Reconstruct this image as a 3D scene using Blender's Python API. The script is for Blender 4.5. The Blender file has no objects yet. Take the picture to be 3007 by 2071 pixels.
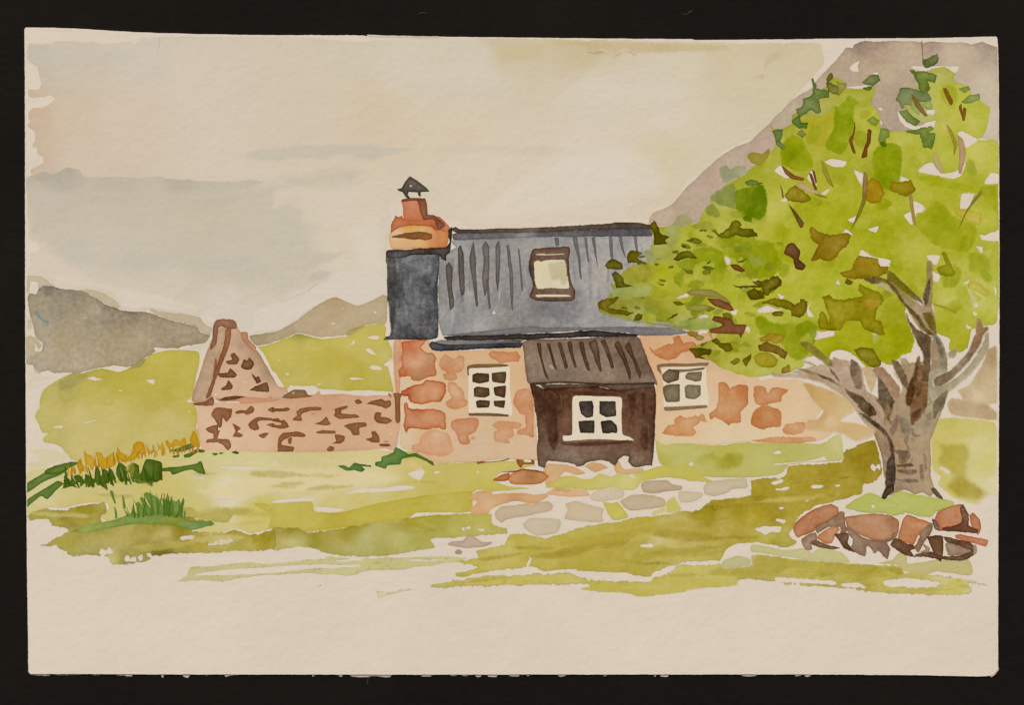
import bpy, math, random
import numpy as np
from mathutils import Vector, noise as mnoise
from mathutils.geometry import delaunay_2d_cdt
from mathutils.kdtree import KDTree

# ------------------------------------------------------------------ camera, light, exposure
PX = 0.0001                      # one traced pixel of the photograph = 0.1 mm on the table (sheet about 29 x 19 cm)
W_, H_ = 3007, 2071
sc = bpy.context.scene
cam_d = bpy.data.cameras.new('camera'); cam = bpy.data.objects.new('camera', cam_d)
sc.collection.objects.link(cam); sc.camera = cam
cam_d.lens = 50; cam_d.sensor_width = 36; cam_d.clip_start = 0.01; cam_d.clip_end = 50
cam.location = (0, 0, W_ * PX * 50 / 36)
cam.rotation_euler = (0, 0, 0)   # straight down on the table

SUN_EL, SUN_AZ = 52, 335          # soft daylight falling from the upper left
world = bpy.data.worlds.new('World'); sc.world = world; world.use_nodes = True
nt = world.node_tree
sky = nt.nodes.new('ShaderNodeTexSky'); sky.sky_type = 'NISHITA'; sky.sun_disc = False
sky.sun_elevation = math.radians(SUN_EL); sky.sun_rotation = math.radians(SUN_AZ)
nt.nodes['Background'].inputs['Strength'].default_value = 0.05
nt.links.new(sky.outputs['Color'], nt.nodes['Background'].inputs['Color'])
sun_d = bpy.data.lights.new('sun', 'SUN'); sun = bpy.data.objects.new('sun', sun_d)
sc.collection.objects.link(sun)
sun_d.energy = 2.6; sun_d.angle = math.radians(10); sun_d.color = (1.0, 0.793, 0.533)
az, el = math.radians(SUN_AZ), math.radians(SUN_EL)
d = Vector((math.sin(az) * math.cos(el), math.cos(az) * math.cos(el), math.sin(el)))
sun.rotation_euler = d.to_track_quat('Z', 'Y').to_euler()
sc.view_settings.view_transform = 'Standard'; sc.view_settings.look = 'None'
sc.view_settings.exposure = 0.15; sc.view_settings.gamma = 1.0
sc.view_settings.use_curve_mapping = False
sc.cycles.transparent_max_bounces = 48
sc.cycles.use_denoising = True; sc.cycles.use_adaptive_sampling = True; sc.cycles.adaptive_threshold = .03; sc.cycles.adaptive_min_samples = 16
sc.cycles.max_bounces = 4; sc.cycles.diffuse_bounces = 1
LIT = (0.846, 0.722, 0.624)       # what a white sheet returns under this light (used to turn seen colours into pigment)

# ------------------------------------------------------------------ helpers
random.seed(7)
TILE = dict(A=(0,0), B=(800,0), C=(1600,0), D=(2207,0), E=(0,1471), F=(800,1471), G=(1600,1471), H=(2207,1471),
            I=(0,700), J=(0,1000), K=(800,500), L=(800,950), M=(1400,950), N=(1600,500), O=(2207,500), P=(2207,950))
Z = 2.66

GRADE = [1, 1, 1]                 # small per-subject correction of the pigments, set before each group below
def grade(r=1, g=1, b=1): GRADE[:] = (r, g, b)
def lin(h):
    out = []
    for k in range(3):
        c = int(h[2*k:2*k+2], 16) / 255
        c = c / 12.92 if c <= 0.04045 else ((c + 0.055) / 1.055) ** 2.4
        out.append(min(0.9, c / LIT[k] * GRADE[k]))
    return out

def pts(s):
    """'N 415,1050 480,1000 C 1600,1320' -> photograph pixels"""
    t = None; out = []
    for w in s.split():
        if w in TILE: t = TILE[w]; continue
        x, y = w.split(',')
        out.append((t[0] + float(x) / Z, t[1] + float(y) / Z))
    return np.array(out)

def smooth(p, step, ten=0.27):
    n = len(p); out = []
    for i in range(n):
        p0, p1, p2, p3 = p[i-1], p[i], p[(i+1) % n], p[(i+2) % n]
        L = np.linalg.norm(p2 - p1)
        k = max(1, int(round(L / step)))
        m1 = (p2 - p0) * ten; m2 = (p3 - p1) * ten
        for m in (m1, m2):
            l = np.linalg.norm(m)
            if l > L * 0.8 and l > 0: m *= L * 0.8 / l
        for j in range(k):
            u = j / k
            out.append((2*u**3-3*u**2+1)*p1 + (u**3-2*u**2+u)*m1 + (-2*u**3+3*u**2)*p2 + (u**3-u**2)*m2)
    return np.array(out)

def wobble(p, amp, seed):
    """hand tremor plus the bite of the paper tooth"""
    if amp <= 0: return p
    q = p.copy()
    for i, (x, y) in enumerate(p):
        a = mnoise.noise_vector((x * .03, y * .03, seed * 3.1))
        b = mnoise.noise_vector((x * .11, y * .11, seed * 1.7 + 9))
        c = mnoise.noise_vector((x * .27, y * .27, 4.0))
        q[i, 0] += amp * (a[0] + .8 * b[0] + .95 * c[0]); q[i, 1] += amp * (a[1] + .8 * b[1] + .95 * c[1])
    return q

SHEET_Y = np.array([0, 300, 700, 1000, 1471, 1700, 1850, 2071.]); SHEET_L = np.array([72, 73, 73.3, 74.5, 77.4, 79.3, 81.6, 84]) + 2.5
SHEET_RY = np.array([0, 130, 500, 900, 1250, 1650, 2071.]); SHEET_R = np.array([2929.5, 2931.5, 2935, 2935.2, 2933, 2931, 2930.5]) - 2.5
def on_sheet(p):
    p[:, 0] = np.clip(p[:, 0], np.interp(p[:, 1], SHEET_Y, SHEET_L), np.interp(p[:, 1], SHEET_RY, SHEET_R)); return p

def inside(q, poly):
    o = np.argsort(q[:, 1], kind='stable'); x, y = q[o, 0], q[o, 1]; r = np.zeros(len(q), bool)
    a = poly; b = np.roll(poly, -1, 0)
    lo = np.searchsorted(y, np.minimum(a[:, 1], b[:, 1])); hi = np.searchsorted(y, np.maximum(a[:, 1], b[:, 1]))
    for i in np.nonzero(hi > lo)[0]:
        l, h = lo[i], hi[i]; (x0, y0), (x1, y1) = a[i], b[i]
        r[l:h] ^= x[l:h] < (x1 - x0) * (y[l:h] - y0) / (y1 - y0) + x0
    out = np.empty(len(q), bool); out[o] = r
    return out

def dist(q, loops):
    """distance to the nearest outline (outlines are sampled every 3 px, refined on the two adjoining segments)"""
    n = sum(len(l) for l in loops); kd = KDTree(n); A_ = []; B_ = []; C_ = []; i = 0
    for l in loops:
        for p in l: kd.insert((p[0], p[1], 0), i); i += 1
        A_.append(np.roll(l, 1, 0)); B_.append(l); C_.append(np.roll(l, -1, 0))
    kd.balance(); A_, B_, C_ = map(np.concatenate, (A_, B_, C_))
    ix = np.fromiter((kd.find((x, y, 0))[1] for x, y in q), int, len(q))
    def seg(a, b):
        e = b - a; w = q - a; t = np.clip((w * e).sum(1) / ((e**2).sum(1) + 1e-9), 0, 1)
        return np.hypot(*(w - t[:, None] * e).T)
    return np.minimum(seg(A_[ix], B_[ix]), seg(B_[ix], C_[ix]))

def area(p):
    return 0.5 * abs(np.dot(p[:, 0], np.roll(p[:, 1], -1)) - np.dot(p[:, 1], np.roll(p[:, 0], -1)))

ORDER = [0]; CELL = 4.0
GW, GH = int(W_ / CELL) + 2, int(H_ / CELL) + 2
ONSHEET = np.tile(np.array((.82, .80, .765)), (GH, GW, 1))     # pigment laid so far, for wet-in-wet blending of soft marks
DEPTH = np.zeros((GH, GW), int)                                # how many films lie on top of each other
def beneath(v):
    return ONSHEET[np.clip((v[:, 1] / CELL).astype(int), 0, GH-1), np.clip((v[:, 0] / CELL).astype(int), 0, GW-1)]
def at(x, y, z):
    return ((x - W_/2) * PX, (H_/2 - y) * PX, z)

def link(name, me, parent, label=None):
    o = bpy.data.objects.new(name, me); sc.collection.objects.link(o)
    if parent is not None: o.parent = parent
    if label: o['label'] = label
    return o

def W(parent, name, outline, col, holes=(), s='', soft=0, ek=.20, dry=0., a=1.0, gran=.5, jit=1.5, var=.5, ten=.27, rag=0, label=None):
    """one brush mark or wash: a film of pigment with its own outline, gaps, pooled edge and granulation"""
    ORDER[0] += 1; seed = ORDER[0]
    p0 = pts(outline) if isinstance(outline, str) else np.array(outline, float)
    A = area(p0); small = A < 1500
    step = 3.0 if A < 60000 else 4.0
    out = on_sheet(wobble(smooth(p0, step, ten), jit * (.75 if small else 1), seed))
    hl = [wobble(smooth(pts(h), 3.0), .8, seed + k) for k, h in enumerate(holes)]
    hl = [h for h in hl if inside(h, out).any()]
    loops = [out] + hl
    x0, y0 = out.min(0); x1, y1 = out.max(0)
    g = min(16., max(4., math.sqrt(A) / 26))
    gx, gy = np.meshgrid(np.arange(x0, x1, g), np.arange(y0, y1, g))
    q = np.stack([gx.ravel(), gy.ravel()], 1)
    rng = np.random.default_rng(seed); q += rng.uniform(-.3, .3, q.shape) * g
    rings = [2.2, 5.5] + ([soft*.3, soft*.6, soft] if soft else []) + ([rag*.5, rag] if rag else [])
    for L in loops:
        t = np.roll(L, -1, 0) - np.roll(L, 1, 0); nrm = np.stack([-t[:, 1], t[:, 0]], 1)
        nrm /= np.linalg.norm(nrm, axis=1)[:, None] + 1e-9
        for k, r in enumerate(rings):
            sub = slice(None, None, 1 if r < 3 else 2)
            for sg in (1, -1): q = np.concatenate([q, L[sub] + sg * r * nrm[sub]])
    m = inside(q, out)
    for h in hl: m &= ~inside(q, h)
    q = q[m]
    if len(q):
        dd = dist(q, loops); q = q[dd > 1.2]
    q = on_sheet(q)
    allp = np.concatenate(loops + [q]) if len(q) else np.concatenate(loops)
    ed = []; n = 0
    for L in loops:
        ed += [(n + i, n + (i + 1) % len(L)) for i in range(len(L))]; n += len(L)
    vs, _, fs, *_r = delaunay_2d_cdt([Vector(v) for v in allp], ed, [], 0, 1e-4)
    v = np.array([(a_[0], a_[1]) for a_ in vs]); f = np.array(fs)
    c = v[f].mean(1); m = inside(c, out)
    for h in hl: m &= ~inside(c, h)
    f = f[m]
    e1 = v[f[:, 1]] - v[f[:, 0]]; e2 = v[f[:, 2]] - v[f[:, 0]]
    cr = e1[:, 0] * e2[:, 1] - e1[:, 1] * e2[:, 0]
    f[cr > 0] = f[cr > 0][:, ::-1]                       # picture y runs down
    used = np.unique(f); remap = -np.ones(len(v), int); remap[used] = np.arange(len(used)); v = v[used]; f = remap[f]
    de = dist(v, loops)
    base = np.array(lin(col)); sp, sv = [], []
    for w in s.split():
        k, hx = w.split(':'); sp.append(pts(k[0] + ' ' + k[1:])[0]); sv.append(lin(hx))
    sp = np.array(sp); sv = np.array(sv)
    def colour(v):
        if not len(sp): return np.tile(base, (len(v), 1))
        wv = np.array([mnoise.noise_vector((x*.012, y*.012, seed))[:2] for x, y in v]) * 28
        w = 1 / (((v[:, None] + wv[:, None] - sp[None])**2).sum(2) + 60.)**1.6
        w0 = 1 / (np.full(len(v), (0.16 * math.sqrt(A))**2 * 3))**1.6
        return (np.einsum('ij,jk->ik', w, sv) + w0[:, None] * base) / (w.sum(1) + w0)[:, None]
    def cover(v, de):
        if not soft: return np.full(len(v), a)
        nz = np.array([mnoise.noise((x*.09, y*.09, seed)) + .6*mnoise.noise((x*.25, y*.25, seed)) for x, y in v])
        c_ = np.clip(de / soft, 0, 1); c_ = np.clip(c_ + .9 * nz * c_ * (1.25 - c_), 0, 1)
        return c_ * c_ * (3 - 2 * c_) * a
    rgb = colour(v)
    if soft or a < 1:
        k = cover(v, de)[:, None]; rgb = rgb * k + beneath(v) * (1 - k)
    # note what now lies on the sheet, and stack this film just above whatever it overlaps
    i0, i1 = max(0, int(y0 / CELL) - 1), min(GH, int(y1 / CELL) + 2); j0, j1 = max(0, int(x0 / CELL) - 1), min(GW, int(x1 / CELL) + 2)
    jj, ii = np.meshgrid(np.arange(j0, j1), np.arange(i0, i1)); cc = np.stack([(jj.ravel() + .5) * CELL, (ii.ravel() + .5) * CELL], 1)
    mk = inside(cc, out)
    for h in hl: mk &= ~inside(cc, h)
    wide = mk.reshape(ii.shape).copy()
    vi = np.clip((v[:, 1] / CELL).astype(int) - i0, 0, wide.shape[0]-1); vj = np.clip((v[:, 0] / CELL).astype(int) - j0, 0, wide.shape[1]-1); wide[vi, vj] = True
    w2 = wide.copy(); w2[1:] |= wide[:-1]; w2[:-1] |= wide[1:]; w2[:, 1:] |= wide[:, :-1]; w2[:, :-1] |= wide[:, 1:]
    sub = DEPTH[i0:i1, j0:j1]; lev = 1 + sub[w2].max(); sub[w2] = lev
    if mk.any():
        cm = cc[mk]; cr_ = colour(cm)
        if soft or a < 1:
            k = cover(cm, dist(cm, loops) if soft else None)[:, None]; cr_ = cr_ * k + beneath(cm) * (1 - k)
        ONSHEET[ii.ravel()[mk], jj.ravel()[mk]] = cr_
    z0 = 0.000006 + lev * 2.5e-6
    me = bpy.data.meshes.new(name)
    co = np.stack([(v[:, 0] - W_/2) * PX, (H_/2 - v[:, 1]) * PX, np.full(len(v), z0)], 1)
    me.from_pydata(co.tolist(), [], f.tolist()); me.update()
    def attr(nm, kind, arr):
        at_ = me.attributes.new(nm, kind, 'POINT')
        at_.data.foreach_set('color' if kind == 'FLOAT_COLOR' else 'value', np.ascontiguousarray(arr, np.float32).ravel())
    one = np.ones(len(v))
    attr('pigment', 'FLOAT_COLOR', np.concatenate([rgb, one[:, None]], 1))
    rim = np.exp(-dist(v, loops[:1]) / 3.6) * ek * 1.45
    if hl: rim = np.maximum(rim, np.exp(-dist(v, hl) / 3.0) * ek * .35)
    attr('rim', 'FLOAT', rim * (0 if soft else a))
    attr('cover', 'FLOAT', np.clip(de / rag, 0, 1) if rag else one)
    attr('brush', 'FLOAT_COLOR', np.stack([one * dry, one * gran, one, one * var], 1))
    attr('seed', 'FLOAT', one * (seed * .37 % 50))
    me.materials.append(MAT['wash' if dry or rag else 'pigment'])
    return link(name, me, parent, label)

def painted(p):
    """true where every point already carries pigment (keeps reserved white paper free)"""
    return (np.abs(beneath(np.array(p)) - np.array((.82, .80, .765))).max(1) > .09).all()
def scatter(parent, name, region, n, ln, asp, cols, seed, rot=(0, 6.28), **kw):
    """loose second-wash dabs of the brush inside a painted region"""
    rg_ = random.Random(seed); reg = pts(region); x0, y0 = reg.min(0); x1, y1 = reg.max(0); k = tries = 0
    while k < n and tries < n * 40:
        tries += 1; c = np.array((rg_.uniform(x0, x1), rg_.uniform(y0, y1))); L = rg_.uniform(*ln); B_ = L * rg_.uniform(*asp); an = rg_.uniform(*rot)
        ca, sa = math.cos(an), math.sin(an); m = rg_.randint(6, 9); p = []
        for i in range(m):
            th = 2 * math.pi * i / m; r = rg_.uniform(.7, 1.1); u, v = math.cos(th) * L * r / 2, math.sin(th) * B_ * r / 2
            p.append((c[0] + u * ca - v * sa, c[1] + u * sa + v * ca))
        q = np.array(p)
        if not inside(q, reg).all() or not painted(np.concatenate([q, (q + c) / 2])): continue
        W(parent, name, p, rg_.choice(cols), **kw); k += 1

# ------------------------------------------------------------------ materials
MAT = {}
def N_(t, k, **kw):
    n = t.nodes.new(k)
    for a_, b_ in kw.items():
        if a_.startswith('i_'): n.inputs[a_[2:].replace('_', ' ')].default_value = b_
        else: setattr(n, a_, b_)
    return n
def math_(t, op, a_, b_=None, c_=None):
    n = t.nodes.new('ShaderNodeMath'); n.operation = op
    for i, x in enumerate((a_, b_, c_)):
        if x is None: continue
        if isinstance(x, (int, float)): n.inputs[i].default_value = x
        else: t.links.new(x, n.inputs[i])
    return n.outputs[0]
def noise_(t, pos, scale, detail=3, w=None, dist_=0., rough=.55):
    n = t.nodes.new('ShaderNodeTexNoise')
    if w is not None: n.noise_dimensions = '4D'; t.links.new(w, n.inputs['W'])
    n.inputs['Scale'].default_value = scale; n.inputs['Detail'].default_value = detail
    n.inputs['Roughness'].default_value = rough; n.inputs['Distortion'].default_value = dist_
    t.links.new(pos, n.inputs['Vector']); return n.outputs['Fac']
def paper_bump(t, pos, strength=1.0):
    """cold-pressed tooth and slight cockle, the same for the bare sheet and the paint on it"""
    a_ = noise_(t, pos, 560, 2); b_ = noise_(t, pos, 170, 1)
    h = math_(t, 'ADD', math_(t, 'MULTIPLY', a_, .00011), math_(t, 'MULTIPLY', b_, .00016))
    b = t.nodes.new('ShaderNodeBump'); b.inputs['Strength'].default_value = strength; b.inputs['Distance'].default_value = 1.0
    t.links.new(h, b.inputs['Height']); return b.outputs['Normal']

def wash_material(name, solid=False):
    m = bpy.data.materials.new(name); m.use_nodes = True; t = m.node_tree; t.nodes.clear()
    pos = N_(t, 'ShaderNodeNewGeometry').outputs['Position']
    A = lambda nm: N_(t, 'ShaderNodeAttribute', attribute_name=nm)
    pig = A('pigment').outputs['Color']; rim = A('rim').outputs['Fac']; cov = A('cover').outputs['Fac']; sd = A('seed').outputs['Fac']
    br = A('brush'); sep = N_(t, 'ShaderNodeSeparateColor'); t.links.new(br.outputs['Color'], sep.inputs['Color'])
    dry, gran, alp, var = sep.outputs[0], sep.outputs[1], sep.outputs[2], br.outputs['Alpha']
    off = N_(t, 'ShaderNodeVectorMath', operation='ADD'); t.links.new(pos, off.inputs[0]); t.links.new(sd, off.inputs[1])
    flow = noise_(t, off.outputs[0], 130, 4, None, 0., .65)   # pooling and back-runs
    fine = noise_(t, pos, 2300, 1)                      # pigment grains
    tooth = noise_(t, pos, 720, 2)
    # density factor: 1 = as traced
    g1 = math_(t, 'MULTIPLY', math_(t, 'SUBTRACT', flow, .5), math_(t, 'MULTIPLY', var, 1.9))
    g3 = math_(t, 'MULTIPLY', math_(t, 'SUBTRACT', fine, .5), math_(t, 'MULTIPLY', gran, .55))
    g4 = math_(t, 'MULTIPLY', math_(t, 'SUBTRACT', tooth, .5), math_(t, 'MULTIPLY', gran, .9))
    dens = math_(t, 'ADD', math_(t, 'ADD', g1, math_(t, 'ADD', g3, g4)), math_(t, 'ADD', 1.0, math_(t, 'MULTIPLY', rim, 2.2)))
    dens = math_(t, 'MAXIMUM', dens, .35)
    # pigment on paper follows a power law in density (Beer-Lambert against the white of the sheet)
    paper = (.82, .80, .765)
    div = N_(t, 'ShaderNodeMix', data_type='RGBA', blend_type='DIVIDE', i_Factor=1.0)
    t.links.new(pig, div.inputs['A']); div.inputs['B'].default_value = (*paper, 1)
    sc_ = N_(t, 'ShaderNodeSeparateColor'); t.links.new(div.outputs['Result'], sc_.inputs['Color'])
    cb = N_(t, 'ShaderNodeCombineColor')
    for i in range(3):
        v_ = math_(t, 'POWER', math_(t, 'MINIMUM', math_(t, 'MAXIMUM', sc_.outputs[i], .004), 1.05), dens)
        t.links.new(math_(t, 'MULTIPLY', v_, paper[i]), cb.inputs[i])
    bs = N_(t, 'ShaderNodeBsdfDiffuse'); bs.inputs['Roughness'].default_value = 0.
    t.links.new(cb.outputs[0], bs.inputs['Color']); t.links.new(paper_bump(t, pos), bs.inputs['Normal'])
    if solid:
        o = N_(t, 'ShaderNodeOutputMaterial'); t.links.new(bs.outputs[0], o.inputs['Surface']); MAT[name] = m; return m
    # cover: crisp inside, broken by the paper tooth where the brush ran dry or the edge is soft
    st = N_(t, 'ShaderNodeMapping'); st.inputs['Scale'].default_value = (.28, 1.5, 1); t.links.new(pos, st.inputs['Vector'])
    streak = noise_(t, st.outputs[0], 520, 2)
    hole = math_(t, 'SUBTRACT', math_(t, 'MULTIPLY', math_(t, 'ADD', streak, tooth), .5), .5)
    c1 = math_(t, 'MULTIPLY', math_(t, 'ADD', math_(t, 'MULTIPLY', cov, 1.25), math_(t, 'SUBTRACT', math_(t, 'MULTIPLY', math_(t, 'MULTIPLY', hole, 2.6), math_(t, 'SUBTRACT', 1.0, cov)), .28)), 4.0)
    c1 = math_(t, 'MINIMUM', c1, 1.0)
    c2 = math_(t, 'SUBTRACT', c1, math_(t, 'MULTIPLY', math_(t, 'MAXIMUM', math_(t, 'ADD', math_(t, 'MULTIPLY', hole, 9.), -.35), 0.), dry))
    cl = N_(t, 'ShaderNodeClamp'); t.links.new(math_(t, 'MULTIPLY', c2, alp), cl.inputs['Value'])
    mix = N_(t, 'ShaderNodeMixShader'); tr = N_(t, 'ShaderNodeBsdfTransparent'); o = N_(t, 'ShaderNodeOutputMaterial')
    t.links.new(cl.outputs[0], mix.inputs[0]); t.links.new(tr.outputs[0], mix.inputs[1]); t.links.new(bs.outputs[0], mix.inputs[2])
    t.links.new(mix.outputs[0], o.inputs['Surface']); MAT[name] = m
    return m
wash_material('wash'); wash_material('pigment', True)

m = bpy.data.materials.new('watercolour_paper'); m.use_nodes = True; t = m.node_tree
bs = t.nodes['Principled BSDF']; pos = N_(t, 'ShaderNodeNewGeometry').outputs['Position']
r = N_(t, 'ShaderNodeValToRGB'); r.color_ramp.elements[0].position = .3; r.color_ramp.elements[1].position = .7
r.color_ramp.elements[0].color = (.778, .772, .728, 1); r.color_ramp.elements[1].color = (.824, .818, .782, 1)
t.links.new(noise_(t, pos, 30, 4), r.inputs[0]); t.links.new(r.outputs[0], bs.inputs['Base Color'])
bs.inputs['Roughness'].default_value = .95; bs.inputs['Specular IOR Level'].default_value = .1
t.links.new(paper_bump(t, pos), bs.inputs['Normal']); MAT['paper'] = m

m = bpy.data.materials.new('torn_paper_fibre'); m.use_nodes = True; t = m.node_tree
bs = t.nodes['Principled BSDF']; pos = N_(t, 'ShaderNodeNewGeometry').outputs['Position']
r = N_(t, 'ShaderNodeValToRGB'); r.color_ramp.elements[0].color = (.42, .38, .33, 1); r.color_ramp.elements[1].color = (.66, .62, .57, 1)
t.links.new(noise_(t, pos, 900, 4), r.inputs[0]); t.links.new(r.outputs[0], bs.inputs['Base Color']); bs.inputs['Roughness'].default_value = 1; MAT['fibre'] = m

m = bpy.data.materials.new('black_cloth'); m.use_nodes = True; t = m.node_tree
bs = t.nodes['Principled BSDF']; pos = N_(t, 'ShaderNodeNewGeometry').outputs['Position']
r = N_(t, 'ShaderNodeValToRGB'); r.color_ramp.elements[0].position = .3; r.color_ramp.elements[1].position = .75
r.color_ramp.elements[0].color = (.0046, .0043, .0040, 1); r.color_ramp.elements[1].color = (.0135, .0118, .0108, 1)
mp = N_(t, 'ShaderNodeMapping'); mp.inputs['Scale'].default_value = (.35, 1, 1); t.links.new(pos, mp.inputs['Vector'])
mixn = math_(t, 'ADD', math_(t, 'MULTIPLY', noise_(t, mp.outputs[0], 900, 3), .45), math_(t, 'MULTIPLY', noise_(t, pos, 14, 3), .55))
t.links.new(mixn, r.inputs[0]); t.links.new(r.outputs[0], bs.inputs['Base Color'])
bs.inputs['Roughness'].default_value = .85; bs.inputs['Specular IOR Level'].default_value = .12
bp = N_(t, 'ShaderNodeBump'); bp.inputs['Strength'].default_value = .5; bp.inputs['Distance'].default_value = .0002
t.links.new(noise_(t, mp.outputs[0], 1500, 2), bp.inputs['Height']); t.links.new(bp.outputs[0], bs.inputs['Normal']); MAT['table'] = m

# ------------------------------------------------------------------ table and sheet
TZ = -0.0009
me = bpy.data.meshes.new('tabletop')
hx, hy = .6, .45
me.from_pydata([(-hx,-hy,TZ),(hx,-hy,TZ),(hx,hy,TZ),(-hx,hy,TZ),(-hx,-hy,TZ-.03),(hx,-hy,TZ-.03),(hx,hy,TZ-.03),(-hx,hy,TZ-.03)], [],
               [(0,1,2,3),(7,6,5,4),(0,4,5,1),(1,5,6,2),(2,6,7,3),(3,7,4,0)]); me.update()
me.materials.append(MAT['table'])
tb = link('tabletop', me, None); tb['kind'] = 'structure'

painting = bpy.data.objects.new('watercolour_painting', None); sc.collection.objects.link(painting)
painting.empty_display_size = .01
painting['label'] = 'watercolour of a stone cottage, tree and hills on a cream sheet, lying on black'
painting['category'] = 'painting'

EDGE = ("A 200,214 400,213 620,222 800,233 1100,250 1500,262 1800,268 2128,272 B 300,272 700,274 735,279 745,270 900,275 1400,285 2128,293 "
        "C 500,298 1150,304 1170,311 1700,306 2100,303 D 300,308 520,300 1000,297 1400,295 1700,288 1880,284 1912,283 1922,300 1928,420 1932,700 1935,1200 "
        "O 1937,300 1938,900 1937,1500 P 1933,800 1930,1400 H 1928,500 1927,1000 1926,1325 1895,1355 1868,1372 1750,1376 1400,1369 700,1363 "
        "G 1600,1362 800,1362 F 2000,1362 1000,1363 E 2100,1362 1200,1361 600,1358 240,1357 222,1340 217,1000 211,600 206,100 J 202,900 199,300 I 196,700 195,0 A 194,1000 192,500 190,225")
def slab(name, outline, z1, z0, mat, parent, jit=.7, lift=None):
    p = wobble(smooth(pts(outline) if isinstance(outline, str) else np.array(outline, float), 5.0, .3), jit, 77)
    if area(p) == 0: return None
    n = len(p); sgn = np.dot(p[:, 0], np.roll(p[:, 1], -1)) - np.dot(p[:, 1], np.roll(p[:, 0], -1))
    if sgn > 0: p = p[::-1]                               # counter-clockwise once y is flipped
    b = .00007 if z1 - z0 > .0003 else 0
    t_ = np.roll(p, -1, 0) - np.roll(p, 1, 0); nr = np.stack([-t_[:, 1], t_[:, 0]], 1); nr /= np.linalg.norm(nr, axis=1)[:, None] + 1e-9
    inn = p + nr * (-b / PX)
    if b and area(inn) > area(p): inn = p + nr * (b / PX)
    if b:
        vs = [at(*q, z1) for q in inn] + [at(*q, z1 - b) for q in p] + [at(*q, z0) for q in p]
        fs = [list(range(n))] + [[i, n+i, n+(i+1) % n, (i+1) % n] for i in range(n)] + [[n+i, 2*n+i, 2*n+(i+1) % n, n+(i+1) % n] for i in range(n)] + [list(range(3*n-1, 2*n-1, -1))]
    else:
        vs = [at(*q, z1) for q in p] + [at(*q, z0) for q in p]
        fs = [list(range(n))] + [[i, n+i, n+(i+1) % n, (i+1) % n] for i in range(n)] + [list(range(2*n-1, n-1, -1))]
    top = inn if b else p
    tv, _, tf, *_r = delaunay_2d_cdt([Vector(q) for q in top], [(i, (i+1) % n) for i in range(n)], [], 0, 1e-4)
    ta = np.array([(q[0], q[1]) for q in tv]); tf = np.array(tf); tf = tf[inside(ta[tf].mean(1), top)]
    e1 = ta[tf[:, 1]] - ta[tf[:, 0]]; e2 = ta[tf[:, 2]] - ta[tf[:, 0]]; w = (e1[:, 0]*e2[:, 1] - e1[:, 1]*e2[:, 0]) > 0
    tf[w] = tf[w][:, ::-1]; k = len(vs); vs += [at(*q, z1) for q in ta]; fs = (tf + k).tolist() + fs[1:-1]
    me = bpy.data.meshes.new(name); me.from_pydata(vs, [], fs); me.update(); me.materials.append(MAT[mat])
    return link(name, me, parent)
sheet = slab('paper_sheet', EDGE, 0.0, TZ + .0002, 'paper', painting)
sheet['label'] = 'thick cream watercolour sheet with one folded lower corner'
for i, o in enumerate(("E 235,1352 235,1366 380,1374 385,1352", "E 430,1352 432,1368 520,1370 630,1366 632,1352", "E 715,1352 720,1367 780,1368 785,1352", "E 900,1352 905,1370 960,1374 1025,1382 1032,1352",
         "E 1250,1352 1256,1375 1268,1392 1277,1376 1274,1352", "E 1415,1352 1428,1376 1450,1392 1472,1388 1478,1352", "E 1600,1352 1605,1372 1620,1370 1618,1352", "E 1750,1352 1758,1384 1790,1374 1850,1372 1860,1352",
         "F 300,1352 312,1380 325,1378 322,1352", "F 515,1352 520,1378 545,1382 552,1352", "F 605,1352 612,1380 720,1386 800,1376 870,1384 920,1384 928,1352", "F 1160,1352 1166,1378 1236,1378 1240,1352",
         "F 1370,1352 1392,1374 1440,1372 1450,1352", "F 1480,1352 1482,1376 1526,1376 1530,1352", "F 1580,1352 1586,1378 1610,1384 1634,1376 1630,1352", "F 1680,1352 1684,1380 1748,1384 1756,1352", "F 1848,1352 1852,1376 1926,1378 1930,1352", "F 1985,1352 1988,1376 2005,1378 2010,1352",
         "G 92,1352 110,1378 130,1384 160,1376 165,1352", "G 458,1352 464,1378 480,1374 484,1352", "G 845,1352 860,1380 872,1378 870,1352", "G 900,1352 908,1382 962,1384 970,1352", "G 1525,1352 1540,1374 1590,1382 1655,1376 1665,1352", "G 1945,1352 1960,1376 2000,1374 2005,1352", "G 2025,1352 2040,1384 2075,1374 2080,1352",
         "H 340,1352 348,1378 380,1376 384,1352", "H 418,1352 428,1384 455,1380 470,1370 474,1352")):
    slab('torn_backing_scrap', o, -.00052 - .00003 * (i % 3), TZ + .00005, 'fibre', sheet, jit=1.2)
slab('worn_corner', "H 1880,1366 1870,1374 1872,1382 1896,1366 1912,1350 1931,1328 1931,1306 1922,1320 1900,1346", .00006, -.0003, 'fibre', sheet, jit=.8)
slab('lifted_edge', "B 740,266 760,270 900,277 1100,280 1300,283 1300,290 1100,288 900,286 760,282", .00012, -.0001, 'paper', sheet, jit=.6)

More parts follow.
